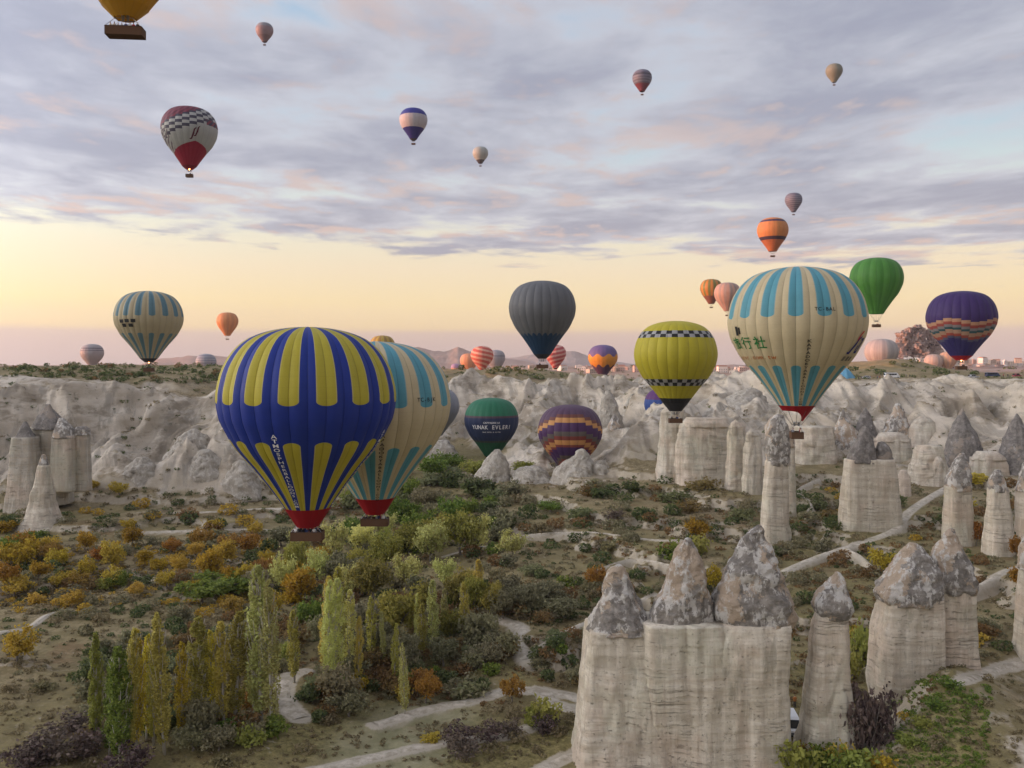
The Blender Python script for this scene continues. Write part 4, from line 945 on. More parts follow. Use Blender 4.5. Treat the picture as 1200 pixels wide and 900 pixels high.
m_gb = env_mat('charcoal_cloth', lambda g, u, v: g.mx(g.m('GREATER_THAN', g.add(v, g.mul(g.m('ABSOLUTE', g.m('SINE', g.mul(u, 75.4))), .09)), 1.66), (.13, .135, .145), (.014, .045, .10)), 24)
balloon('dark charcoal balloon with a navy scalloped base in the middle of the sky', 635.5, 329, 79, m_gb, 22, 'dark', 24, True, sl=1.10, people=4, basket=(3.8, 1.8), skirt_h=.14)
m_pu = env_mat('purple_brick_cloth', zigzag([(0, (.045, .022, .11)), (.84, (.45, .25, .15)), (.94, (.30, .06, .05)), (1.02, (.22, .20, .20)), (1.10, (.03, .08, .09)), (1.17, (.40, .24, .16)), (1.27, (.34, .07, .05)), (1.35, (.10, .10, .16)), (1.42, (.035, .028, .13)), (2.05, (.25, .02, .02))], 24, .055, .0, 6, .2), 24)
balloon('purple balloon with stepped orange brick bands and a burning flame above the village', 1126.5, 341, 77, m_pu, 22, 'red', 24, True, flame=True, people=4, basket=(3.2, 1.7), skirt_h=.14, hmax=1.97)
m_bt3 = env_mat('faded_beige_teal_cloth', tongues((.42, .36, .23), (.11, .21, .25), 16, .80, 1.30, .5, .1), 32)
balloon('faded beige balloon with slate tongues and glowing burner just above the left rim', 174.5, 341, 77, m_bt3, 22, 'dark', 32, True, flame=True, people=3, basket=(3.0, 1.7), skirt_h=.12, spin=.02)
m_pz = env_mat('plum_zigzag_cloth', zigzag([(0, (.10, .055, .10)), (.26, (.17, .065, .05)), (.36, (.55, .28, .10)), (.50, (.075, .03, .10)), (.76, (.12, .10, .09)), (.90, (.21, .05, .04)), (1.02, (.56, .28, .10)), (1.16, (.25, .06, .05)), (1.24, (.07, .03, .11)), (1.50, (.12, .09, .08)), (1.62, (.22, .06, .04)), (1.76, (.52, .26, .10)), (1.88, (.24, .06, .05)), (1.95, (.06, .03, .10))], 24, .095, 1.6, 24, .0), 24)
balloon('plum and orange zigzag balloon sunk behind the white rocks', 668, 474, 76, m_pz, 22, 'dark', 24, True, people=0, basket=(3.2, 1.7), spin=.0)
m_ye = env_mat('green_navy_cloth', bands([(0, (.025, .16, .085)), (.62, (.09, .055, .075)), (.70, (.022, .035, .085)), (1.52, (.045, .055, .05)), (1.60, (.018, .10, .05))]), 24)
balloon('green balloon with a wide navy band and white lettering low in the valley', 576, 466, 64, m_ye, 22, 'dark', 24, False, people=0, sl=1.06, basket=(3.0, 1.6), skirt_h=.1)
m_gn = env_mat('leaf_green_cloth', stripes((.055, .19, .03), (.075, .235, .04), 12), 24)
balloon('plain leaf green balloon beside the big printed beige one', 1027, 302, 60, m_gn, 22, None, 24, sl=1.12, people=2, basket=(3.2, 1.7))
def maroon_pattern(g, u, v):
    us = g.sub(g.m('FRACT', g.add(u, .5)), .5); gi = g.mul(g.add(g.m('FLOOR', g.mul(us, 24.0)), .5), 1 / 24)
    q = g.add(v, g.mul(gi, 2.1)); st = g.m('FLOOR', g.mul(q, 9.0)); odd = g.m('GREATER_THAN', g.m('FRACT', g.mul(st, .5)), .25)
    fine = g.m('GREATER_THAN', g.m('FRACT', g.add(g.mul(us, 24.0), g.mul(v, 5.0))), .5)
    top = g.mx(fine, (.22, .05, .075), (.13, .035, .055)); chk = g.mx(odd, (.40, .41, .40), (.06, .055, .085))
    c = g.mx(g.m('GREATER_THAN', q, .36), top, chk); c = g.mx(g.m('GREATER_THAN', q, .92), c, (.36, .37, .36))
    side = g.mul(g.m('GREATER_THAN', us, .10), g.m('LESS_THAN', v, .78)); c = g.mx(g.mul(side, g.m('GREATER_THAN', v, .58)), c, g.mx(fine, (.20, .05, .07), (.06, .05, .08)))
    left = g.mul(g.m('LESS_THAN', us, -.14), g.m('GREATER_THAN', v, .9)); c = g.mx(g.mul(left, fine), c, (.15, .13, .15))
    arch = g.m('GREATER_THAN', g.sub(v, g.mul(g.m('ABSOLUTE', g.sub(us, .04)), 1.5)), 1.38)
    return g.mx(arch, c, (.27, .012, .035))
m_rw = env_mat('maroon_grey_cloth', maroon_pattern, 24)
balloon('grey balloon with a maroon crown and red base drifting high at the left', 222, 126, 64, m_rw, 22, 'wine', 24, flame=True, people=2, basket=(2.6, 1.6), sl=1.08, skirt_h=.12)
SM = [  # label, cx, top, width, pattern, diameter, skirt, stretch
 ('tiny grey and rose balloon high at the left', 310, 27, 20.5, bands([(0, (.20, .22, .26)), (.6, (.20, .16, .19)), (1.5, (.14, .11, .13))]), 21, None, 1.1),
 ('small royal blue balloon with a broad white printed belt', 484.5, 127, 33, bands([(0, (.025, .035, .24)), (.58, (.38, .38, .42)), (1.46, (.02, .025, .18))]), 22, 'dark', 1.1),
 ('tiny teal balloon glowing orange on its sunlit side', 563, 172, 18.5, bands([(0, (.30, .34, .33)), (1.7, (.05, .05, .06))]), 21, None, 1.05),
 ('tiny striped grey balloon with a wine red base high up', 752.5, 82, 23, over(lambda g, u, v: g.mx(g.m('GREATER_THAN', g.m('FRACT', g.mul(v, 4.0)), .55), (.14, .16, .22), (.09, .10, .15)), [(.55, .66, (.03, .03, .05)), (1.5, 2.4, (.13, .03, .05))]), 22, None, 1.12),
 ('tiny plain khaki balloon high at the right', 977.5, 75, 19.5, plain((.15, .17, .14)), 21, None, 1.12),
 ('tiny lilac striped balloon just above the orange and blue one', 930, 226, 20, lambda g, u, v: g.mx(g.m('GREATER_THAN', g.m('FRACT', g.mul(v, 4.5)), .5), (.16, .17, .22), (.09, .10, .15)), 21, None, 1.15),
 ('small orange balloon with navy bands and a dark crest', 905.5, 255, 36, over(plain((.48, .20, .07)), [(.20, .34, (.05, .04, .09)), (1.30, 1.50, (.05, .035, .06)), (1.5, 2.4, (.40, .14, .06))]), 22, None, 1.12),
 ('small orange and green striped balloon tucked behind a salmon one', 833.5, 327, 26, over(stripes((.46, .19, .04), (.16, .17, .05), 12), [(1.55, 2.4, (.20, .08, .05))]), 22, None, 1.15),
 ('salmon and grey striped balloon touching the big printed beige one', 852.5, 331, 31, stripes((.44, .28, .22), (.32, .25, .22), 14), 22, None, 1.1),
 ('sunlit pale balloon inflating behind the rocky mound below the castle', 1033, 397, 38, stripes((.40, .36, .34), (.34, .31, .30), 12), 22, None, 1.0),
 ('small pale balloon inflating on the ground below the castle rock', 1094, 415, 21, stripes((.44, .34, .28), (.38, .31, .28), 12), 22, None, 1.0),
 ('small orange lit balloon inflating beside the village houses', 1111, 412, 21, stripes((.48, .31, .20), (.38, .26, .20), 12), 22, None, 1.0),
 ('indigo balloon half hidden in the badlands behind the check banded one', 778, 455, 46, bands([(0, (.10, .03, .14)), (.55, (.03, .07, .26)), (1.3, (.02, .03, .10))]), 16.0, None, 1.0),
 ('small balloon of blue over orange scallops above the far plain', 706.5, 404, 35, lambda g, u, v: g.mx(g.m('GREATER_THAN', g.add(v, g.mul(g.m('SINE', g.mul(u, 50.3)), .10)), .72), (.13, .10, .24), g.mx(g.m('GREATER_THAN', g.add(v, g.mul(g.m('SINE', g.mul(u, 50.3)), .10)), 1.42), (.62, .27, .04), (.09, .05, .10))), 22, None, 1.0),
 ('red balloon with pale swirls partly behind the charcoal one', 651, 404, 25, spiral((.42, .08, .08), (.58, .32, .27), 3, 2.6), 21, 'dark', 1.1),
 ('small grey balloon beside the pair of red and orange ones', 581, 410, 22.5, over(plain((.30, .30, .32)), [(.6, .68, (.12, .12, .16))]), 21, None, 1.15),
 ('red balloon with pale swirls in the far group of three', 565, 405.5, 27, spiral((.50, .10, .07), (.62, .36, .26), 3, -2.6), 22, 'dark', 1.0),
 ('plain orange balloon, lowest of the far group of three', 549.5, 414, 21, stripes((.62, .30, .16), (.54, .26, .15), 12), 21, None, 1.1),
 ('tiny violet balloon low before the pink mountain', 534, 426, 11.5, bands([(0, (.34, .22, .34)), (.9, (.50, .28, .20))]), 20, None, 1.0),
 ('slate grey balloon peeking out behind the beige one', 511, 454, 55, plain((.24, .25, .29)), 20, None, 1.0),
 ('mustard balloon showing only its crown behind the blue one', 448, 393, 30, stripes((.46, .33, .06), (.30, .20, .06), 12), 22, None, 1.0),
 ('small grey balloon with thin dark bands behind the left rim', 108, 403, 26, over(plain((.34, .33, .34)), [(.36, .44, (.12, .11, .14)), (.56, .62, (.15, .13, .16))]), 22, None, 1.0),
 ('small pale blue striped balloon behind the rim near the blue balloon', 241.5, 414.5, 23.5, lambda g, u, v: g.mx(g.m('GREATER_THAN', g.m('FRACT', g.mul(v, 4.0)), .5), (.32, .34, .38), (.23, .25, .30)), 22, None, 1.0),
 ('plain orange balloon alone in the yellow sky at the left', 266.5, 366, 25, stripes((.62, .28, .12), (.54, .24, .11), 12), 22, None, 1.12)]
for i, (lab, cx, top, w, fn, D, sk, sl) in enumerate(SM):
    balloon(lab, cx, top, w, env_mat('cloth_%d' % i, fn, 20, .05), D, sk, 20, False, sl, people=0, basket=(3.0, 1.6), skirt_h=.12 if sk else .08, spin=.07 * i % 1)

def ink(name, c): return mat_flat(name, c, .6, .1, 1.0)
I_WHITE, I_BLACK, I_GREEN, I_ORANGE, I_NAVY, I_RED = ink('white_print', (.75, .75, .75)), ink('black_print', (.02, .02, .02)), ink('green_print', (.02, .16, .04)), ink('orange_print', (.42, .12, .03)), ink('navy_print', (.015, .02, .16)), ink('red_print', (.45, .02, .03))
B = {b_[0]['label'].split(' balloon')[0]: b_ for b_ in BALLOONS}
bb, b2, b3, b6, b10 = BALLOONS[0], BALLOONS[1], BALLOONS[2], BALLOONS[5], BALLOONS[9]
ATM = 'ATMOSPHERBALLOONS.COM'
for u in (-2 / 32, 6 / 32, 14 / 32, 22 / 32): on_cloth(bb, column_text(ATM, .80, u, 1.18, 2.0), I_WHITE)
KAP = 'KAPADOKYABALLOONS.COM'
for u in (1 / 32, 9 / 32, 17 / 32, 25 / 32): on_cloth(b3, column_text(KAP, .80, u, .86 + .26, 2.02), I_BLACK)
for u in (1 / 32, 9 / 32, 17 / 32, 25 / 32): on_cloth(b2, column_text(KAP, .80, u, 1.12, 2.05), I_BLACK)
on_cloth(b3, word('旅行社', 2.5, -.132, 1.14, b3[1], 1.2), I_GREEN); on_cloth(b3, word('star.com.tw', 1.25, -.128, 1.34, b3[1], .66), I_ORANGE)
on_cloth(b3, [(np.array([(-.35, -.8, 0), (.35, -.8, 0), (.35, .8, 0), (-.35, .8, 0)]), [(0, 1, 2, 3)], -.158, .96, 0)], I_BLACK).name = 'mark'; on_cloth(b3, [(np.array([(-.2, -.6, 0), (.2, -.6, 0), (.2, .6, 0), (-.2, .6, 0)]), [(0, 1, 2, 3)], -.146, .96, 0)], I_BLACK).name = 'mark'; on_cloth(b3, word('TC-BAL', .85, .064, .68, b3[1], .72), I_BLACK)
on_cloth(b2, word('TC-BJK', .85, .125, .74, b2[1], .72), I_BLACK)
on_cloth(b3, [(np.array([(q - .4, -.5, 0), (q + .3, -.5, 0), (q + .4, .4, 0), (q - .2, .4, 0)]), [(0, 1, 2, 3)], .165, 1.36, 0) for q in (-1.1, 0, 1.0)], ink('grey_print', (.16, .14, .11))).name = 'mark'
# two-stroke emblem: a slanted navy bowl under a red sweep
def poly(pts, ang=0): return np.array([(a_, b_, 0) for a_, b_ in pts]), [tuple(range(len(pts)))]
_v, _f = poly([(-2.0, -1.5), (-1.5, -1.5), (-.5, .2), (.0, 1.2), (.9, 1.7), (.7, 1.25), (.3, .9), (-.2, -.4), (-1.2, -1.9), (-1.9, -1.9)]); e1 = (_v, _f)
_v2, _f2 = poly([(-.5, .3), (-.1, 1.4), (.7, 2.1), (1.3, 2.2), (1.0, 1.75), (.5, 1.5), (.1, .9), (-.2, .3)])
_v3, _f3 = poly([(.1, -1.7), (1.2, -1.7), (2.0, 1.2), (.9, 1.2), (.8, .75), (1.35, .75), (.9, -1.25), (.5, -1.25), (.75, -.2), (.35, -.2)])
_f3 = [(0, 1, 6, 7), (1, 2, 5, 6), (2, 3, 4, 5), (0, 7, 8, 9)]
_f = [(0, 1, 8, 9), (1, 2, 7, 8), (2, 3, 6, 7), (3, 4, 5, 6)]; _f2 = [(0, 1, 6, 7), (1, 2, 5, 6), (2, 3, 4, 5)]
on_cloth(b3, [(_v, _f, .176, 1.16, 0), (_v3, _f3, .179, 1.16, 0)], I_NAVY).name = 'emblem'; on_cloth(b3, [(_v2, _f2, .176, 1.13, 0)], I_RED).name = 'emblem'
on_cloth(b10, word('YUNAK EVLERI', 2.3, 0, 1.02, b10[1], .60, .85), I_WHITE, .12); on_cloth(b10, word('CAPPADOCIA', 1.0, .0, .86, b10[1], .66), I_WHITE, .12); on_cloth(b10, word('CAVE HOTEL & SUITES', .62, 0, 1.20, b10[1], .62), I_WHITE, .12)
b12 = BALLOONS[11]; on_cloth(b12, [(_v * 1.25, _f, .03, 1.12, .25), (_v * 1.1 + np.array([1.6, .6, 0]), _f, .03, 1.12, .25)], ink('wine_print', (.09, .015, .03)), .12).name = 'emblem'
b9 = BALLOONS[7]; on_cloth(b9, [(np.array([(q - .8, k - .6, 0), (q + .8, k - .6, 0), (q + .8, k + .5, 0), (q - .8, k + .5, 0)]), [(0, 1, 2, 3)], -.125, .98, 0) for q, k in ((-2.2, .3), (0, .4), (2.2, .4), (-1.4, -1.1), (1.2, -1.1))], I_BLACK, .1).name = 'mark'
b_ora = [q for q in BALLOONS if 'dark crest' in q[0]['label']][0]; on_cloth(b_ora, [(np.array([(-2.4, 2.2, 0), (0, .4, 0), (2.4, 2.2, 0), (2.0, -.2, 0), (0, -2.6, 0), (-2.0, -.2, 0)]), [(0, 1, 4, 5), (1, 2, 3, 4)], .09, .92, 0)], ink('crest_print', (.04, .03, .04)), .15).name = 'emblem'

# light blue envelope still half inflated on the right rim
m_lb = env_mat('sky_blue_cloth', stripes((.16, .42, .62), (.20, .47, .66), 8), 16, .35)
_q = P(991, 447.5, 455); mb = MB(); prf = [(5.2, 0), (5.0, 1.2), (4.1, 3.0), (2.5, 5.4), (1.0, 7.0), (.05, 7.5)]
rt = empty('deflated_balloon', (_q.x, _q.y, _q.z - .3)); tag(rt, 'light blue balloon envelope collapsing to a cone on the right rim', 'hot air balloon')
n_ = 40; a = np.linspace(0, 2 * np.pi, n_ + 1); Pg = np.array([[(r_ * (1 + .08 * math.sin(9 * t)) * math.cos(t), r_ * (1 + .08 * math.cos(7 * t)) * math.sin(t), z_) for t in a] for r_, z_ in prf])
link('envelope', grid_mesh('envelope', Pg, np.stack([np.broadcast_to(a / 6.2832, Pg.shape[:2]), Pg[..., 2] / 6], -1), [m_lb]), rt)
mb = MB(); mb.tube([(5.0, 0, .3), (7.0, .4, .25), (8.6, .1, .2)], [.5, .35, .12], 8); mb.build('mouth', m_lb, rt, True)
# ------------------------------------------------------------------ trees and shrubs
def mat_leaf(name, a, b_, c_=None, trans=.4):
    m, g, b = new_mat(name); nt = m.node_tree
    ri = g.new('ShaderNodeNewGeometry').outputs['Random Per Island']; oi = g.new('ShaderNodeObjectInfo').outputs['Random']
    p = g.new('ShaderNodeTexCoord').outputs['Object']
    t = g.add(g.mul(ri, .6), g.mul(g.noise(p, .5, 3, .6), .5))
    col = g.mx(g.ss(t, .25, .8), a, b_)
    if c_: col = g.mx(g.mul(g.ss(oi, .35, .9), .8), col, c_)
    hs = g.new('ShaderNodeHueSaturation'); g.put(hs.inputs['Color'], col); g.put(hs.inputs['Value'], g.lin(oi, 0, 1, .72, 1.2)); g.put(hs.inputs['Hue'], g.lin(g.m('FRACT', g.mul(oi, 7.3)), 0, 1, .482, .512))
    col = hs.outputs[0]
    g.put(b.inputs['Base Color'], col); b.inputs['Roughness'].default_value = .7
    tr = g.new('ShaderNodeBsdfTranslucent'); g.put(tr.inputs[0], col); mix = g.new('ShaderNodeMixShader'); mix.inputs[0].default_value = trans
    out = nt.nodes['Material Output']; nt.links.new(b.outputs[0], mix.inputs[1]); nt.links.new(tr.outputs[0], mix.inputs[2]); nt.links.new(mix.outputs[0], out.inputs[0])
    return m
L_YEL = mat_leaf('yellow_leaves', (0.368, 0.253, 0.034), (0.644, 0.471, 0.057), (0.506, 0.391, 0.081))
L_ORA = mat_leaf('orange_leaves', (0.358, 0.165, 0.034), (0.495, 0.261, 0.055), (0.303, 0.207, 0.055))
L_OLI = mat_leaf('olive_leaves', (.20, .20, .05), (.40, .365, .085), (.34, .31, .07))
L_YGO = mat_leaf('poplar_olive_leaves', (0.364, 0.338, 0.078), (0.650, 0.598, 0.156), (0.572, 0.494, 0.117))
L_YGR = mat_leaf('yellow_green_leaves', (0.520, 0.403, 0.052), (0.800, 0.650, 0.091), (0.650, 0.559, 0.091))
L_PAL = mat_leaf('pale_olive_leaves', (0.450, 0.423, 0.147), (0.702, 0.722, 0.263), (0.634, 0.640, 0.227))
L_GRN = mat_leaf('green_leaves', (0.113, 0.191, 0.040), (0.269, 0.347, 0.067), (0.359, 0.347, 0.090))
L_DRK = mat_leaf('dark_green_leaves', (0.086, 0.122, 0.050), (0.205, 0.232, 0.086), (0.245, 0.259, 0.136))
L_GRY = mat_leaf('grey_green_leaves', (.19, .185, .10), (.36, .345, .20), (.26, .235, .13))
L_RST = mat_leaf('rust_leaves', (.19, .125, .055), (.34, .225, .085), (.25, .20, .08))
L_PUR = mat_leaf('brown_twigs', (.085, .055, .055), (.17, .12, .11), (.13, .10, .075), .15)
L_STR = mat_leaf('straw_scrub', (0.221, 0.189, 0.098), (0.390, 0.338, 0.182), (0.169, 0.156, 0.078))
M_BARK = mat_flat('grey_bark', (.22, .19, .16), .95, .35, 1.2); M_BARKW = mat_flat('pale_bark', (.45, .42, .36), .9, .4, .9)

def leaf_quads(pts, size, seed, droop=.0, aspect=1.5):
    r = np.random.default_rng(seed); n = len(pts); s = size * r.uniform(.6, 1.35, n)[:, None]
    a = r.normal(size=(n, 3)); a[:, 2] *= .8; a /= np.linalg.norm(a, axis=1)[:, None]
    b_ = np.cross(a, r.normal(size=(n, 3))); b_ /= np.linalg.norm(b_, axis=1)[:, None] + 1e-9
    a = a * s * aspect * .5; b_ = b_ * s * .5
    v = np.stack([pts - a, pts + b_ * .9, pts + a, pts - b_ * .9], 1).reshape(-1, 3)
    return v, np.arange(n * 4).reshape(-1, 4)
def branch_mesh(kind, h, w, seed, mat):
    """trunk with limbs, radii tapering"""
    r = random.Random(seed); mb = MB(); tips = []
    if kind == 'poplar':
        pts = [(r.uniform(-.12, .12) * k * .3, r.uniform(-.12, .12) * k * .3, h * k / 6) for k in range(7)]; mb.tube(pts, [h * .0125 * (1 - k / 6.6) + .02 for k in range(7)], 7)
        for k in range(34):
            t = r.uniform(.14, .93); z = h * t; a = r.uniform(0, 6.28); ln = w * .5 * math.sin(math.pi * min(1, .12 + t * .86)) ** .6; c = (pts[int(t * 6)][0], pts[int(t * 6)][1], z)
            e = (c[0] + ln * .8 * math.cos(a), c[1] + ln * .8 * math.sin(a), min(h, z + ln * 2.0)); m_ = (c[0] + ln * .55 * math.cos(a), c[1] + ln * .55 * math.sin(a), z + ln * .8)
            mb.tube([c, m_, e], [.05, .035, .012], 4); tips += [m_, e]
    else:
        st = .2 * h if kind == 'tree' else .04 * h
        nst = 1 if kind == 'tree' else 5
        if kind == 'tree': mb.tube([(0, 0, -.3), (.05 * h * r.uniform(-1, 1), .03 * h, st * .6), (.04 * h, .0, st * 1.3)], [.045 * h, .035 * h, .026 * h], 7)
        for k in range(7 if kind == 'tree' else 9):
            a = 6.28 * k / 7 + r.uniform(-.4, .4); el = r.uniform(.45, 1.25); L = (h - st) * r.uniform(.7, 1.0)
            c = (.03 * h, 0, st * 1.2) if kind == 'tree' else (0, 0, -.1)
            e = (c[0] + min(w * .46, L * math.cos(el)) * math.cos(a), c[1] + min(w * .46, L * math.cos(el)) * math.sin(a), c[2] + (h * .9 - c[2]) * math.sin(el) * r.uniform(.75, 1))
            m_ = tuple(c[q] * .45 + e[q] * .55 + r.uniform(-.05, .05) * h for q in range(3)); mb.tube([c, m_, e], [.02 * h, .012 * h, .004 * h], 5); tips += [m_, e]
            for q in range(4):
                t = r.uniform(.3, 1); s0 = tuple(c[i_] * (1 - t) + e[i_] * t for i_ in range(3)); e2 = tuple(s0[i_] + r.uniform(-.17, .17) * h + (.07 * h if i_ == 2 else 0) for i_ in range(3))
                mb.tube([s0, e2], [.008 * h, .003 * h], 4); tips.append(e2)
    return mb.mesh('trunk', [mat], True), np.array(tips)
def crown_pts(kind, h, w, n, seed, tips, hollow=.5):
    r = np.random.default_rng(seed)
    if kind == 'poplar':
        t = r.beta(1.25, 1.15, n); z = h * (.10 + .91 * t); rad = w * .5 * 1.35 * (t + .04) ** .4 * (1.02 - t) ** .55
        lump = 1 + .45 * perlin(np.cos(r.uniform(0, 6.28, n)) * 1.3 + seed, z * 1.0, np.zeros(n))
        a = r.uniform(0, 6.28, n); lump = 1 + .55 * perlin(np.cos(a) * 1.2 + seed * 3.1, np.sin(a) * 1.2, z * .55); q = np.sqrt(r.uniform(.05, 1, n)) * lump
        p = np.stack([rad * q * np.cos(a), rad * q * np.sin(a), z + r.normal(0, .15, n)], 1)
        return p[perlin(p[:, 0] * 1.1 + seed, p[:, 1] * 1.1, p[:, 2] * .75) > -.16]
    k = r.integers(0, len(tips), n); sg = np.array([w, w, h * .8]) * (.085 if kind == 'tree' else .10)
    p = tips[k] + r.normal(size=(n, 3)) * sg
    p[:, 2] = np.maximum(p[:, 2], .06 * h if kind == 'shrub' else .2 * h + r.uniform(0, .15, n) * h)
    keep = perlin(p[:, 0] / w * 6 + seed, p[:, 1] / w * 6, p[:, 2] / w * 6) > -.22
    return p[keep]
PROTO = {}
def proto(key, kind, h, w, n, leaf, leafsize, bark, nvar):
    PROTO[key] = []
    for k in range(nvar):
        sd_ = abs(hash(kind)) % 1 + 101 * k + len(PROTO) * 17; tm, tips = branch_mesh(kind, h, w, sd_, bark)
        pts = crown_pts(kind, h, w, n, sd_ + 1, tips); v, f = leaf_quads(pts, leafsize, sd_ + 2)
        PROTO[key].append((tm, mesh_np('crown', v, f, [leaf], False), h, w))
proto('poplar_green', 'poplar', 16, 3.0, 9000, L_GRN, .22, M_BARKW, 2)
proto('poplar_olive', 'poplar', 16, 3.0, 6500, L_YGO, .22, M_BARKW, 3)
proto('poplar_pale', 'poplar', 16, 3.0, 5600, L_PAL, .22, M_BARKW, 3)
proto('poplar_yellow', 'poplar', 16, 3.2, 6000, L_YGR, .22, M_BARKW, 2)
proto('yellow_tree', 'tree', 5, 5.5, 2300, L_YEL, .34, M_BARK, 4)
proto('orange_tree', 'tree', 4.5, 5, 1900, L_ORA, .32, M_BARK, 3)
proto('willow', 'tree', 9, 9.5, 4200, L_OLI, .46, M_BARK, 4)
proto('pale_willow', 'tree', 9, 9, 3400, L_PAL, .46, M_BARK, 3)
proto('green_tree', 'tree', 6, 6.5, 2900, L_GRN, .40, M_BARK, 3)
proto('grey_tree', 'tree', 6, 6.5, 2700, L_GRY, .40, M_BARK, 3)
proto('dark_shrub', 'shrub', 2, 3.2, 900, L_DRK, .26, M_BARK, 4)
proto('grey_shrub', 'shrub', 2, 3.2, 850, L_GRY, .26, M_BARK, 3)
proto('green_shrub', 'shrub', 2, 3.2, 900, L_GRN, .26, M_BARK, 3)
proto('rust_shrub', 'shrub', 2, 3.2, 800, L_RST, .24, M_BARK, 4)
proto('yellow_shrub', 'shrub', 2, 3.0, 800, L_YEL, .26, M_BARK, 2)
proto('purple_shrub', 'shrub', 2.6, 3.0, 1000, L_PUR, .20, M_BARK, 2)
proto('straw_shrub', 'shrub', 1.2, 2.6, 550, L_STR, .22, M_BARK, 3)
INFO = {'poplar_green': ('poplar_tree', 'slender poplar still in full green leaf', 'tree', 'green poplars'),
 'poplar_olive': ('poplar_tree', 'slender poplar thinning to olive leaves', 'tree', 'olive poplars'),
 'poplar_pale': ('poplar_tree', 'tall half bare khaki poplar', 'tree', 'khaki poplars'),
 'poplar_yellow': ('poplar_tree', 'slender poplar turned yellow', 'tree', 'yellow poplars'),
 'yellow_tree': ('orchard_tree', 'low round tree in golden yellow leaf', 'tree', 'golden trees'),
 'orange_tree': ('orchard_tree', 'low tree with rusty orange leaves', 'tree', 'rusty orange trees'),
 'willow': ('broadleaf_tree', 'broad rounded yellow green tree', 'tree', 'yellow green valley trees'),
 'pale_willow': ('broadleaf_tree', 'loose open crowned tree with pale khaki leaves', 'tree', 'pale valley trees'),
 'green_tree': ('broadleaf_tree', 'bushy tree with mid green leaves', 'tree', 'green valley trees'),
 'grey_tree': ('broadleaf_tree', 'silvery grey green oleaster tree', 'tree', 'silvery valley trees'),
 'dark_shrub': ('shrub', 'dense dark green shrub', 'shrub', 'dark green shrubs'),
 'grey_shrub': ('shrub', 'silvery grey green shrub', 'shrub', 'grey green shrubs'),
 'green_shrub': ('shrub', 'fresh green leafy shrub', 'shrub', 'fresh green shrubs'),
 'rust_shrub': ('shrub', 'brown and rust coloured autumn shrub', 'shrub', 'rust coloured shrubs'),
 'yellow_shrub': ('shrub', 'small shrub with bright yellow leaves', 'shrub', 'yellow shrubs'),
 'purple_shrub': ('shrub', 'twiggy purplish brown shrub', 'shrub', 'purple twiggy shrubs'),
 'straw_shrub': ('shrub', 'low straw coloured scrub bush', 'shrub', 'straw coloured bushes')}
CNT = {}
def zone(X, Y, Z):
    px, py = 600 + F * X / Y, HY + F * (ZC - Z) / Y
    if Y > 335: return 'on the left plateau rim' if px < 350 else 'on the central plateau rim' if px < 800 else 'on the right plateau rim'
    if px < 400: return 'under the left cliff' if py < 615 else 'in the yellow orchard' if py < 715 else 'around the poplar grove'
    if px < 690: return 'on the valley bottom before the badlands' if py < 600 else 'in the thicket below the beige balloon' if py < 690 else 'along the winding pale track' if py < 790 else 'by the grassy foreground field'
    if py < 735: return 'on the terraced slope' if px < 880 else 'beside the white path' if py > 600 else 'below the right white wall'
    return 'at the foot of the near chimneys' if px < 1040 else 'on the green mound'
def plant(key, loc, h, w=None, label=None, group=None, rot=None):
    tm, cm, h0, w0 = PROTO[key][rnd.randrange(len(PROTO[key]))]; nm, lab, cat, grp = INFO[key]
    r = empty(nm, loc); r.rotation_euler.z = rnd.uniform(0, 6.28) if rot is None else rot; sx = (w / w0) if w else h / h0; r.scale = (sx, sx, h / h0)
    zn = zone(*loc); tag(r, label or lab + ' ' + zn, cat, group or grp + ' ' + zn)
    if 'poplar' in key: r.rotation_euler.x, r.rotation_euler.y = rnd.uniform(-.05, .05), rnd.uniform(-.05, .05); r.scale = (sx * rnd.uniform(.85, 1.3), sx * rnd.uniform(.85, 1.3), h / h0 * rnd.uniform(.82, 1.08))
    link('trunk', tm, r); link('crown', cm, r); CNT[key] = CNT.get(key, 0) + 1
    return r
def plants_px(key, items):
    """items: (photo x, base y, height px, width px)"""
    it = np.array(items, float); q = hit(it[:, 0], it[:, 1])
    for (px, py, hp, wp), (X, Y, Z) in zip(it, q): plant(key, (X, Y, Z - .15), hp * Y / F, wp * Y / F)
# poplars read one by one
plants_px('poplar_green', [(113,872,122,20),(128,888,140,26),(141,896,150,28)])
plants_px('poplar_yellow', [(160,880,150,24),(172,868,118,22),(213,868,128,24),(250,850,116,26)])
plants_px('poplar_olive', [(150,892,165,26),(193,884,190,26),(232,856,148,28),(275,846,150,28),(180,874,160,22),(262,852,128,24),(380,792,112,22),(398,790,118,24),(420,798,90,16),(436,776,80,15),(462,800,84,14),(495,770,70,15),(545,740,66,14),(345,800,96,18),(560,716,60,16)])
plants_px('poplar_pale', [(475,838,85,14),(306,852,200,34),(318,856,172,26),(297,846,168,24),(392,800,140,28),(384,806,128,20),(507,762,82,20),(450,782,66,9),(487,758,62,9),(408,784,110,20),(520,745,66,12)])
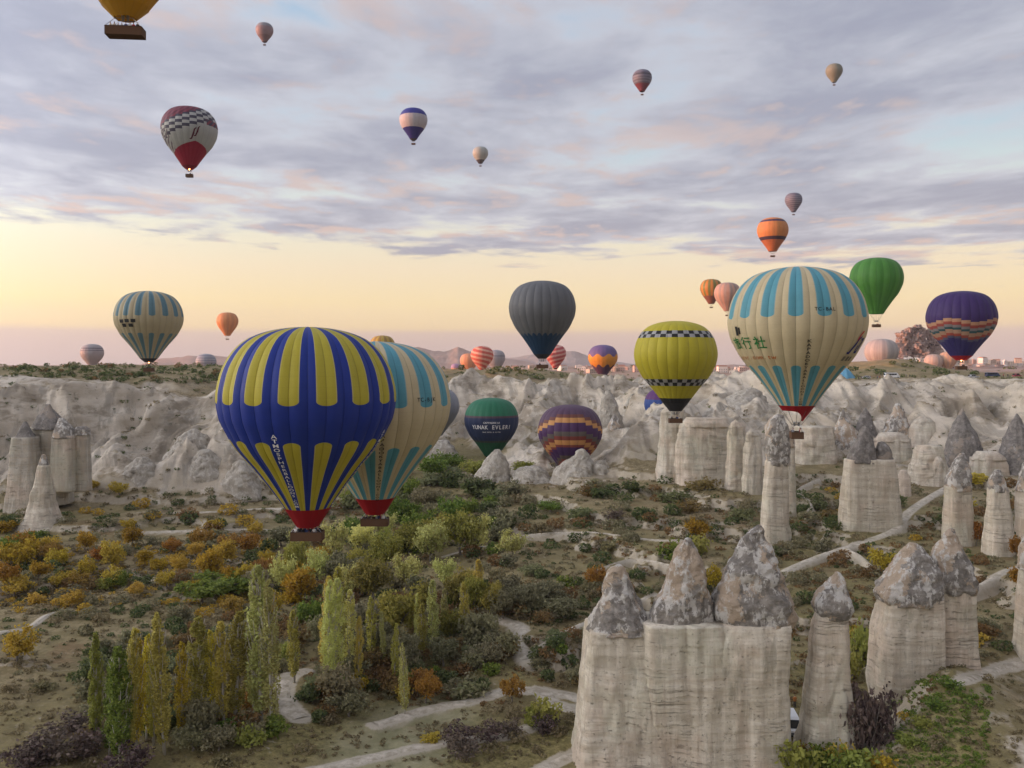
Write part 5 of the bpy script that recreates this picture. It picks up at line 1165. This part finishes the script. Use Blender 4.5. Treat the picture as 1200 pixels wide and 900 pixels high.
# valley thicket
plants_px('willow', [(a, b, h * .82, w * .82) for a, b, h, w in [(465,752,82,66),(435,706,66,54),(540,650,66,54),(556,722,62,38),(577,724,56,36),(536,716,56,34),(528,752,50,34),(498,720,50,32),(480,650,48,40),(548,700,44,36),(452,668,52,46),(515,640,44,40),(346,680,58,30),(420,680,50,34),(398,720,50,30)]])
plants_px('pale_willow', [(a, b, h * .78, w * .78) for a, b, h, w in [(505,660,64,50),(560,648,58,40),(425,650,50,40),(390,660,64,44),(350,660,52,34),(475,690,54,40),(600,652,40,40),(330,700,64,34),(408,700,54,34),(520,690,48,36),(445,632,44,40),(372,690,62,38)]])
plants_px('green_tree', [(490,640,44,34),(530,620,40,30),(470,620,40,34),(555,560,22,30),(530,552,22,30),(575,556,20,24),(505,560,26,34),(612,555,16,24),(545,610,30,26),(480,590,34,30),(415,640,40,32),(370,740,46,36),(262,700,34,60),(236,706,30,50),(40,640,20,24),(10,655,30,26),(645,600,14,26),(140,690,22,24)])
plants_px('grey_tree', [(400,690,50,40),(430,740,40,40),(385,760,50,36),(440,770,44,40),(395,825,46,46),(410,840,36,40),(330,640,26,30),(300,700,34,34),(470,780,40,44),(520,780,36,36),(570,780,30,36),(560,757,44,44),(590,770,34,36),(615,720,40,40),(640,712,34,44),(660,726,30,40),(590,725,38,34),(600,706,36,36),(500,600,30,36),(555,580,24,34),(350,640,30,26),(237,868,56,42),(225,880,40,40),(256,880,34,40)])
YT = [(30,668,44,42),(18,700,34,44),(70,668,34,30),(130,668,40,34),(155,640,30,30),(245,680,48,44),(262,664,40,34),(285,692,40,36),(350,706,52,48),(340,680,34,32),(372,664,30,30),(20,776,46,46),(85,712,26,30),(130,690,30,30),(72,690,26,28),(195,690,26,26),(210,672,28,26),(230,655,26,24),(170,662,24,22),(100,645,26,28),(55,652,30,34),(300,630,24,22),(186,672,24,20),(100,678,28,26),(312,664,26,24),(150,620,16,22),(110,574,14,18),(140,580,20,24),(318,722,34,28),(815,635,36,34),(1036,672,36,34),(836,695,42,26),(5,665,40,36),(45,680,30,30),(225,700,26,24),(268,690,34,30),(160,700,24,22)]
plants_px('yellow_tree', [(a, b, h * .84, w * .8) for a, b, h, w in YT])
plants_px('orange_tree', [(235,645,28,28),(290,650,28,30),(265,650,26,24),(5,690,32,30),(60,660,28,26),(25,650,30,30),(200,650,20,24),(275,722,26,28),(92,690,22,24),(312,680,28,26),(115,660,22,22),(295,838,40,28),(500,824,34,34),(494,810,30,30),(600,822,32,26),(860,690,26,30),(700,690,28,28),(1195,690,30,30),(1145,640,34,18),(1190,655,30,14)])
# named larger shrubs
plants_px('purple_shrub', [(1016,882,92,50),(1008,876,74,40),(1028,874,80,40),(545,888,34,40),(535,874,30,36),(570,868,26,34),(595,862,24,30),(640,858,26,30),(60,892,40,60),(100,884,36,56),(30,900,36,50),(150,905,36,50),(80,860,26,50),(720,610,16,24)])
plants_px('green_shrub', [(935,915,44,50),(965,905,34,46),(990,912,34,44),(1018,912,36,54),(640,852,34,34),(625,850,26,26),(1008,782,52,30),(1000,796,36,24),(820,650,24,30),(790,660,26,40),(125,690,16,24),(1095,830,13,30),(1112,806,12,30),(1062,872,14,30),(1078,850,12,26),(330,775,24,34),(318,862,26,36),(290,872,24,40),(266,866,24,34),(300,690,20,30),(900,720,18,24)])
plants_px('yellow_shrub', [(985,900,30,36),(950,890,26,30),(1030,905,24,34),(505,870,16,22),(290,700,16,22),(420,810,22,26),(470,820,22,26),(930,900,24,30)])
# scatter the rest over the slopes: (kind, x range, y range, count, height range px at y)
def near_path(x, y): return sample(PMASK, x, y) > .15
FOOT = [(o.location.x, o.location.y, max(c_.dimensions.x for c_ in o.children) / 2) for o in COL.objects if o.name.startswith(('fairy_chimney', 'tuff_pillar')) and o.children]
SPOTS, CAND = [], []
def scatter(key, xr, yr, n, hr, wr=1.5, rockmax=.45, as_thing=True, greenmin=0):
    px = RNG.uniform(*xr, n); py = RNG.uniform(*yr, n); q = hit(px, py)
    rk_ = sample(ROCK, q[:, 0], q[:, 1]); pm = near_path(q[:, 0], q[:, 1])
    for k in range(n):
        if rk_[k] > rockmax or pm[k]: continue
        X, Y, Z = q[k]
        if any(math.hypot(X - a, Y - b) < r_ * .8 for a, b, r_ in FOOT): continue
        hp = RNG.uniform(*hr); h = hp * Y / F; w = h * RNG.uniform(wr * .75, wr * 1.3)
        if as_thing: CAND.append((hp * (w / h) ** .5, key, X, Y, Z - .1, h, w))
        else: SPOTS.append((key, X, Y, Z - .08, h, w))
for key, n in (('dark_shrub', 60), ('rust_shrub', 26), ('grey_shrub', 44), ('straw_shrub', 30)): scatter(key, (540, 1000), (565, 720), n, (7, 17), 1.8)
for key, n in (('rust_shrub', 70), ('dark_shrub', 44), ('grey_shrub', 50), ('green_shrub', 20)): scatter(key, (380, 690), (690, 820), n, (10, 24), 1.6)
for key, n in (('grey_shrub', 40), ('dark_shrub', 34), ('rust_shrub', 20), ('yellow_shrub', 26)): scatter(key, (0, 400), (590, 725), n, (8, 17), 1.7)
for key, n in (('dark_shrub', 34), ('grey_shrub', 30), ('rust_shrub', 34)): scatter(key, (100, 400), (720, 870), n, (12, 28), 1.5)
for key, n in (('dark_shrub', 40), ('rust_shrub', 16), ('yellow_shrub', 16), ('grey_shrub', 24)): scatter(key, (900, 1200), (560, 770), n, (7, 16), 1.8)
for key, n in (('dark_shrub', 26), ('grey_shrub', 20), ('green_shrub', 16)): scatter(key, (400, 600), (550, 660), n, (12, 24), 1.5)
for key, n in (('dark_shrub', 60), ('grey_shrub', 26), ('rust_shrub', 20)): scatter(key, (-20, 330), (427.5, 447), n, (3, 6.5), 1.8)
for key, n in (('dark_shrub', 40), ('grey_shrub', 12)): scatter(key, (480, 760), (432, 452), n, (4, 8), 1.8)
for key, n in (('dark_shrub', 26),): scatter(key, (880, 1200), (418, 452), n, (4, 9), 1.8)
for key, n in (('straw_shrub', 90),): scatter(key, (0, 680), (690, 900), n, (6, 13), 2.2)
for key, n in (('straw_shrub', 50), ('yellow_shrub', 12)): scatter(key, (540, 1200), (590, 900), n, (5, 10), 2.2)
CAND.sort(key=lambda c: -c[0])
NB = 300 - sum(v for k, v in CNT.items() if 'shrub' in k)
for c in CAND[:NB]: plant(c[1], c[2:5], c[5], c[6])
SPOTS += [c[1:] for c in CAND[NB:]]
# low ground cover nobody could count: tufts
for key, xr, yr, n, hr in (('straw_shrub', (0, 1200), (560, 900), 5200, (1.5, 4.5)), ('dark_shrub', (0, 1200), (560, 760), 1200, (2, 5.5)), ('rust_shrub', (330, 1100), (600, 830), 800, (2, 6)), ('grey_shrub', (0, 1200), (560, 800), 800, (2, 5)),
                           ('dark_shrub', (0, 330), (427.5, 450), 380, (1.5, 4.5)), ('dark_shrub', (480, 1200), (430, 455), 420, (1.2, 3.5)), ('green_shrub', (1040, 1160), (790, 905), 420, (2, 5)), ('straw_shrub', (0, 400), (640, 720), 600, (2, 5)), ('yellow_shrub', (0, 400), (640, 720), 260, (2, 6)), ('grey_shrub', (330, 1200), (560, 800), 600, (2, 5))):
    scatter(key, xr, yr, n, hr, 2.0, .5, False)
scatter('dark_shrub', (0, 340), (450, 590), 60, (1.5, 4.5), 2.0, 1.1, False); scatter('dark_shrub', (480, 1200), (450, 560), 60, (1.2, 3.6), 2.0, 1.1, False); scatter('straw_shrub', (0, 1200), (450, 570), 200, (1.5, 4), 2.2, 1.1, False)
def cover(keys, leaf, name, label):
    Vs, k_ = [], 0; r = np.random.default_rng(5)
    for key, X, Y, Z, h, w in SPOTS:
        if key != keys: continue
        n = int(np.clip(34 * (h * F / Y / 4) ** 1.6, 26, 220)); u = r.normal(size=(n, 3)); u /= np.linalg.norm(u, axis=1)[:, None]; u *= r.uniform(.35, 1, n)[:, None] ** .5
        pts = u * np.array([w / 2, w / 2, h / 2]) + np.array([X, Y, Z + h * .42]); v, _ = leaf_quads(pts, h * .34 / (n / 34) ** .42 + .05, int(r.integers(1e6))); Vs.append(v)
    v = np.vstack(Vs); tag(link(name, mesh_np(name, v, np.arange(len(v)).reshape(-1, 4), [leaf], False)), label, 'ground cover', kind='stuff')
cover('straw_shrub', L_STR, 'dry_grass', 'straw coloured tufts of dry grass over the valley floor'); cover('dark_shrub', L_DRK, 'low_scrub', 'low dark green scrub dotted over slopes and plateau'); cover('rust_shrub', L_RST, 'autumn_scrub', 'low rust brown autumn scrub in the valley thicket')
cover('grey_shrub', L_GRY, 'grey_scrub', 'low grey green scrub over the slopes'); cover('green_shrub', L_GRN, 'green_scrub', 'low green scrub over the mound beside the double chimney'); cover('yellow_shrub', L_YEL, 'vineyard_scrub', 'low yellow leaved vines among the orchard trees')
print('PLANTS', CNT, len(SPOTS))
# ------------------------------------------------------------------ people and vehicles
def person_mesh(arm):
    J = [(0,0,.92), (0,0,1.12), (0,0,1.34), (0,0,1.48), (0,.0,1.56), (0,-.01,1.66), (0,0,1.76)]
    R_ = [.15, .14, .16, .06, .055, .10, .07]; E = [(0,1),(1,2),(2,3),(3,4),(4,5),(5,6)]
    for s in (-1, 1):
        o = len(J); J += [(s*.18,0,1.40), (s*.25,-.02,1.14), (s*.25,-.16*(1 + arm),.98 + .34 * arm), (s*.24,-.22*(1 + arm),.94 + .42 * arm)]; R_ += [.065,.05,.04,.04]; E += [(2,o),(o,o+1),(o+1,o+2),(o+2,o+3)]
        o = len(J); J += [(s*.1,0,.86), (s*.11,-.02,.48), (s*.11,.01,.07), (s*.12,-.15,.04)]; R_ += [.10,.07,.05,.045]; E += [(0,o),(o,o+1),(o+1,o+2),(o+2,o+3)]
    me = bpy.data.meshes.new('body'); me.from_pydata(J, E, []); o = link('tmp', me); md = o.modifiers.new('s', 'SKIN')
    for v, r in zip(me.skin_vertices[0].data, R_): v.radius = (r, r * .8)
    me.skin_vertices[0].data[0].use_root = True
    o.modifiers.new('u', 'SUBSURF').levels = 1
    dg = bpy.context.evaluated_depsgraph_get(); dg.update(); out = bpy.data.meshes.new_from_object(o.evaluated_get(dg)); bpy.data.objects.remove(o)
    mi = []
    for p in out.polygons:
        c = p.center; hand = (abs(c.x) > .19 and c.y < -.19 * (1 + arm) and c.z < 1.5)
        mi.append(2 if (c.z > 1.68 or (c.z > 1.57 and c.y > .02)) else 1 if (c.z > 1.46 or hand) else 3 if c.z < .88 else 0)
    for k in range(4): out.materials.append(None)
    out.polygons.foreach_set('material_index', mi); out.polygons.foreach_set('use_smooth', [True] * len(mi)); return out
PB = [person_mesh(0), person_mesh(.7)]
CL = [mat_flat('cloth_' + n, c, .85, .15, 3) for n, c in (('black', (.03, .03, .035)), ('white', (.70, .69, .67)), ('red', (.40, .04, .05)), ('navy', (.03, .05, .14)), ('grey', (.25, .25, .26)), ('orange', (.5, .2, .06)), ('cream', (.55, .48, .38)))]
SKIN, HAIR, TROU = mat_flat('skin', (.50, .30, .21), .6, .08, 4), mat_flat('dark_hair', (.03, .022, .018), .7, .2, 5), mat_flat('trousers', (.05, .055, .08), .9, .2, 3)
for me in PB:
    for k, m in enumerate((CL[0], SKIN, HAIR, TROU)): me.materials[k] = m
def person(loc, rot, label, group, ci=None, s=1.0):
    o = link('person', PB[rnd.randrange(2)], None, loc); o.rotation_euler.z = rot; o.scale = (s, s, s); sl_ = o.material_slots[0]; sl_.link = 'OBJECT'; sl_.material = CL[rnd.choice([0, 0, 0, 1, 3, 4, 2, 6]) if ci is None else ci]
    return tag(o, label, 'person', group)
WHO = {0: ('passenger in winter clothes standing in the basket below the blue and yellow balloon', 'passengers under the blue and yellow balloon'), 1: ('passenger in the basket below the beige balloon that hides behind the blue one', 'passengers under the half hidden beige balloon'),
       2: ('passenger in the basket hanging below the red scooped beige balloon', 'passengers under the printed beige balloon'), 3: ('passenger in the basket under the check banded yellow balloon', 'passengers under the check banded balloon'),
       4: ('passenger leaning over the long basket of the amber balloon overhead', 'passengers under the amber balloon'), 5: ('passenger in the basket of the charcoal balloon', 'passengers under the charcoal balloon'), 6: ('passenger in the basket under the flaming purple balloon', 'passengers under the purple balloon'),
       7: ('passenger in the basket of the faded beige balloon at the left rim', 'passengers under the faded beige balloon')}
for i, rec in enumerate(BALLOONS):
    root, n, (bx, by, br) = rec[0], rec[5], rec[6]
    for k in range(n):
        row = k % 2; m_ = (n + 1) // 2; X = (-.5 + (k // 2 + .5) / m_) * (bx - .7) + rnd.uniform(-.05, .05); Y = (-.5 if row == 0 else .5) * (by - .75)
        if abs(X) < .3 and n < 12: X += .45
        c_, s_ = math.cos(br), math.sin(br); lab = WHO.get(i, ('passenger in the basket of the balloon, seen only as a speck', 'distant passengers'))
        if i == 10 or i > 9: lab = ('passenger in the basket of the leaf green balloon', 'passengers under the leaf green balloon') if 'leaf green' in root['label'] else ('passenger in the basket of the maroon crowned balloon', 'passengers under the maroon crowned balloon')
        person(root.location + Vector((X * c_ - Y * s_, X * s_ + Y * c_, .12)), (math.pi if row else 0) + rnd.uniform(-.6, .6) + br, lab[0], lab[1], s=rnd.uniform(.93, 1.06))

PAINT = {n: mat_flat('paint_' + n, c, .35, .05, .5, 0, .5) for n, c in (('white', (.72, .73, .74)), ('silver', (.40, .41, .43)), ('blue', (.03, .05, .12)), ('dark', (.05, .055, .06)), ('maroon', (.25, .02, .05)))}
M_GLASS = mat_flat('vehicle_glass', (.02, .025, .03), .12, .1, 1, 0, .6); M_TYRE = mat_flat('tyre', (.02, .02, .02), .9, .2, 3); M_RIMM = mat_flat('wheel_rim', (.4, .4, .42), .4, .1, 3, .7); M_LAMP = mat_flat('lamp_glass', (.75, .74, .70), .2, .05, 2); M_TAIL = mat_flat('tail_lamp', (.35, .02, .02), .3, .05, 2)
def vehicle(name, label, cat, loc, rot, paint, L, W, H, kind):
    r = empty(name, loc); r.rotation_euler.z = rot; tag(r, label, cat)
    if kind == 'van': pf = [(-L/2, .35), (-L/2 + .02, H * .55), (-L/2 + .12, H - .12), (-L/2 + .35, H), (L/2 - 1.5, H), (L/2 - 1.0, H - .18), (L/2 - .45, H * .52), (L/2 - .06, H * .45), (L/2, .6), (L/2 - .05, .35)]
    else: pf = [(-L/2, .4), (-L/2, .85), (-L/2 + .35, .98), (-L/2 + .75, H - .05), (-L/2 + 1.1, H), (L * .02, H), (L * .08, H - .05), (L * .22, .98), (L/2 - .2, .85), (L/2, .6), (L/2 - .05, .38)]
    secs = [(-W/2, .94, .0), (-W/2 + .05, .99, 0), (0, 1, 0), (W/2 - .05, .99, 0), (W/2, .94, 0)]
    V_, F_ = [], []; n = len(pf)
    for y_, k, _ in secs:
        for a, b in pf: V_.append((a * (1 - .02 * (k < .96)), y_ * (1 - .10 * max(0, (b - H * .5) / H)), .35 + (b - .35) * (k if b > H * .8 else 1)))
    for s in range(len(secs) - 1):
        for k in range(n): F_.append((s * n + k, s * n + (k + 1) % n, (s + 1) * n + (k + 1) % n, (s + 1) * n + k))
    F_ += [tuple(range(n))[::-1], tuple((len(secs) - 1) * n + k for k in range(n))]
    link('body', mesh_np('body', V_, F_, [PAINT[paint]], False), r)
    zg0, zg1 = (H * .56, H * .86) if kind == 'van' else (.98, H - .12)
    nw = 4 if kind == 'van' else 2; xa, xb = (-L/2 + .4, L/2 - 1.5) if kind == 'van' else (-L/2 + .85, L * .10)
    for s in (-1, 1):
        for k in range(nw):
            mb = MB(); x0, x1 = xa + (xb - xa) * k / nw + .05, xa + (xb - xa) * (k + 1) / nw - .05; y_ = s * (W/2 * .965)
            mb.box(((x0 + x1) / 2, y_, (zg0 + zg1) / 2), (x1 - x0, .05, zg1 - zg0)); mb.build('window', M_GLASS, r)
        for x_ in (-L/2 + .85, L/2 - .9):
            mb = MB(); mb.tube([(x_, s * (W/2 - .22), .34), (x_, s * (W/2 + .01), .34)], .34, 14); wh = mb.build('wheel', M_TYRE, r)
            mb = MB(); mb.tube([(x_, s * (W/2), .34), (x_, s * (W/2 + .025), .34)], .2, 10); mb.build('rim', M_RIMM, wh)
        mb = MB(); mb.box((L/2 - .03, s * (W/2 - .28), .78), (.08, .32, .2)); mb.build('headlight', M_LAMP, r); mb = MB(); mb.box((-L/2 + .0, s * (W/2 - .16), .9), (.06, .16, .34)); mb.build('tail_light', M_TAIL, r)
        mb = MB(); mb.box((L/2 - 1.05 if kind == 'van' else L * .16, s * (W/2 + .1), 1.15), (.1, .2, .18)); mb.build('mirror', M_BLACK, r)
    # windscreen as a sloped pane
    a, b = ((L/2 - 1.0 + .02, H - .2), (L/2 - .45 + .02, H * .54)) if kind == 'van' else ((L * .085 + .02, H - .08), (L * .215 + .02, 1.0)); mb = MB()
    mb.quadgrid(np.array([[(a[0], -W * .40, a[1]), (a[0], W * .40, a[1])], [(b[0], -W * .45, b[1]), (b[0], W * .45, b[1])]])); mb.build('windscreen', M_GLASS, r)
    mb = MB(); mb.quadgrid(np.array([[(-L/2 - .015, -W * .38, zg1), (-L/2 - .015, W * .38, zg1)], [(-L/2 - .02, -W * .40, zg0), (-L/2 - .02, W * .40, zg0)]])); mb.build('rear_window', M_GLASS, r)
    mb = MB(); mb.box((L/2 + .01, 0, .48), (.1, W * .92, .2)); mb.build('bumper', M_BLACK, r)
    mb = MB(); mb.box((L/2 + .005, 0, .72), (.04, W * .42, .16)); mb.build('grille', M_BLACK, r)
    return r
def on_ground(px, py):
    X, Y, Z = hit(px, py)[0]; return (X, Y, Z)
def rim_spot(px, d):
    X = (px - 600) / F * d; return (X, d, float(sample(HZ, np.array([X]), np.array([d]))[0]) + .12)
vehicle('minibus', 'white minibus parked on the right rim road', 'minibus', rim_spot(1045, 436), 0.06, 'white', 7.2, 2.1, 2.7, 'van')
vehicle('parked_car', 'small silver car on the rim road left of the minibus', 'car', rim_spot(1015, 440), 3.1, 'silver', 4.2, 1.75, 1.5, 'car')
vehicle('parked_car', 'grey pickup sized car on the rim road under the purple balloon', 'car', rim_spot(1141, 434), .1, 'silver', 5.0, 1.85, 1.7, 'car')
vehicle('minibus', 'dark blue van on the rim road near the picture edge', 'van', rim_spot(1163, 432), 0.0, 'blue', 6.6, 2.05, 2.2, 'van')
vehicle('parked_car', 'maroon car parked beyond the dark blue van', 'car', rim_spot(1192, 436), .3, 'maroon', 4.4, 1.8, 1.9, 'car')
v = P(930, 866, 112); vehicle('parked_jeep', 'white van wedged between the near chimneys', 'van', (v.x, v.y + 1.5, float(sample(HZ, np.array([v.x]), np.array([v.y + 1.5]))[0]) + .02), -math.pi / 2 - .1, 'white', 4.9, 2.0, 2.3, 'van')
zz = lambda p_: (p_[0], p_[1], p_[2] - .05)
for k, (px, ci) in enumerate(((1006, 0), (1009, 0), (1028, 3), (1031, 2), (1062, 4), (1066, 0), (1176, 2), (1181, 0), (1123, 1))): person(zz(rim_spot(px, 428 + (k * 5) % 9)), rnd.uniform(0, 6), 'tourist standing by the vehicles on the right rim', 'tourists on the right rim', ci)
pv = rim_spot(931.5, 119); person((pv[0], pv[1], pv[2] - .1), 0, 'person in an orange jacket behind the white van between the chimneys', None, 5)
# ------------------------------------------------------------------ morning haze
mb = MB(); mb.box((0, 0, 190), (13400, 13400, 520)); hz = mb.build('haze', [])
m = bpy.data.materials.new('thin_haze'); m.use_nodes = True; nt = m.node_tree; nt.nodes.clear()
o_ = nt.nodes.new('ShaderNodeOutputMaterial'); pv_ = nt.nodes.new('ShaderNodeVolumePrincipled'); pv_.inputs['Color'].default_value = (.86, .87, .95, 1); pv_.inputs['Density'].default_value = .00005; pv_.inputs['Anisotropy'].default_value = .0
nt.links.new(pv_.outputs[0], o_.inputs['Volume']); hz.data.materials.append(m); tag(hz, 'thin pinkish morning haze over the plain', 'haze', kind='stuff')
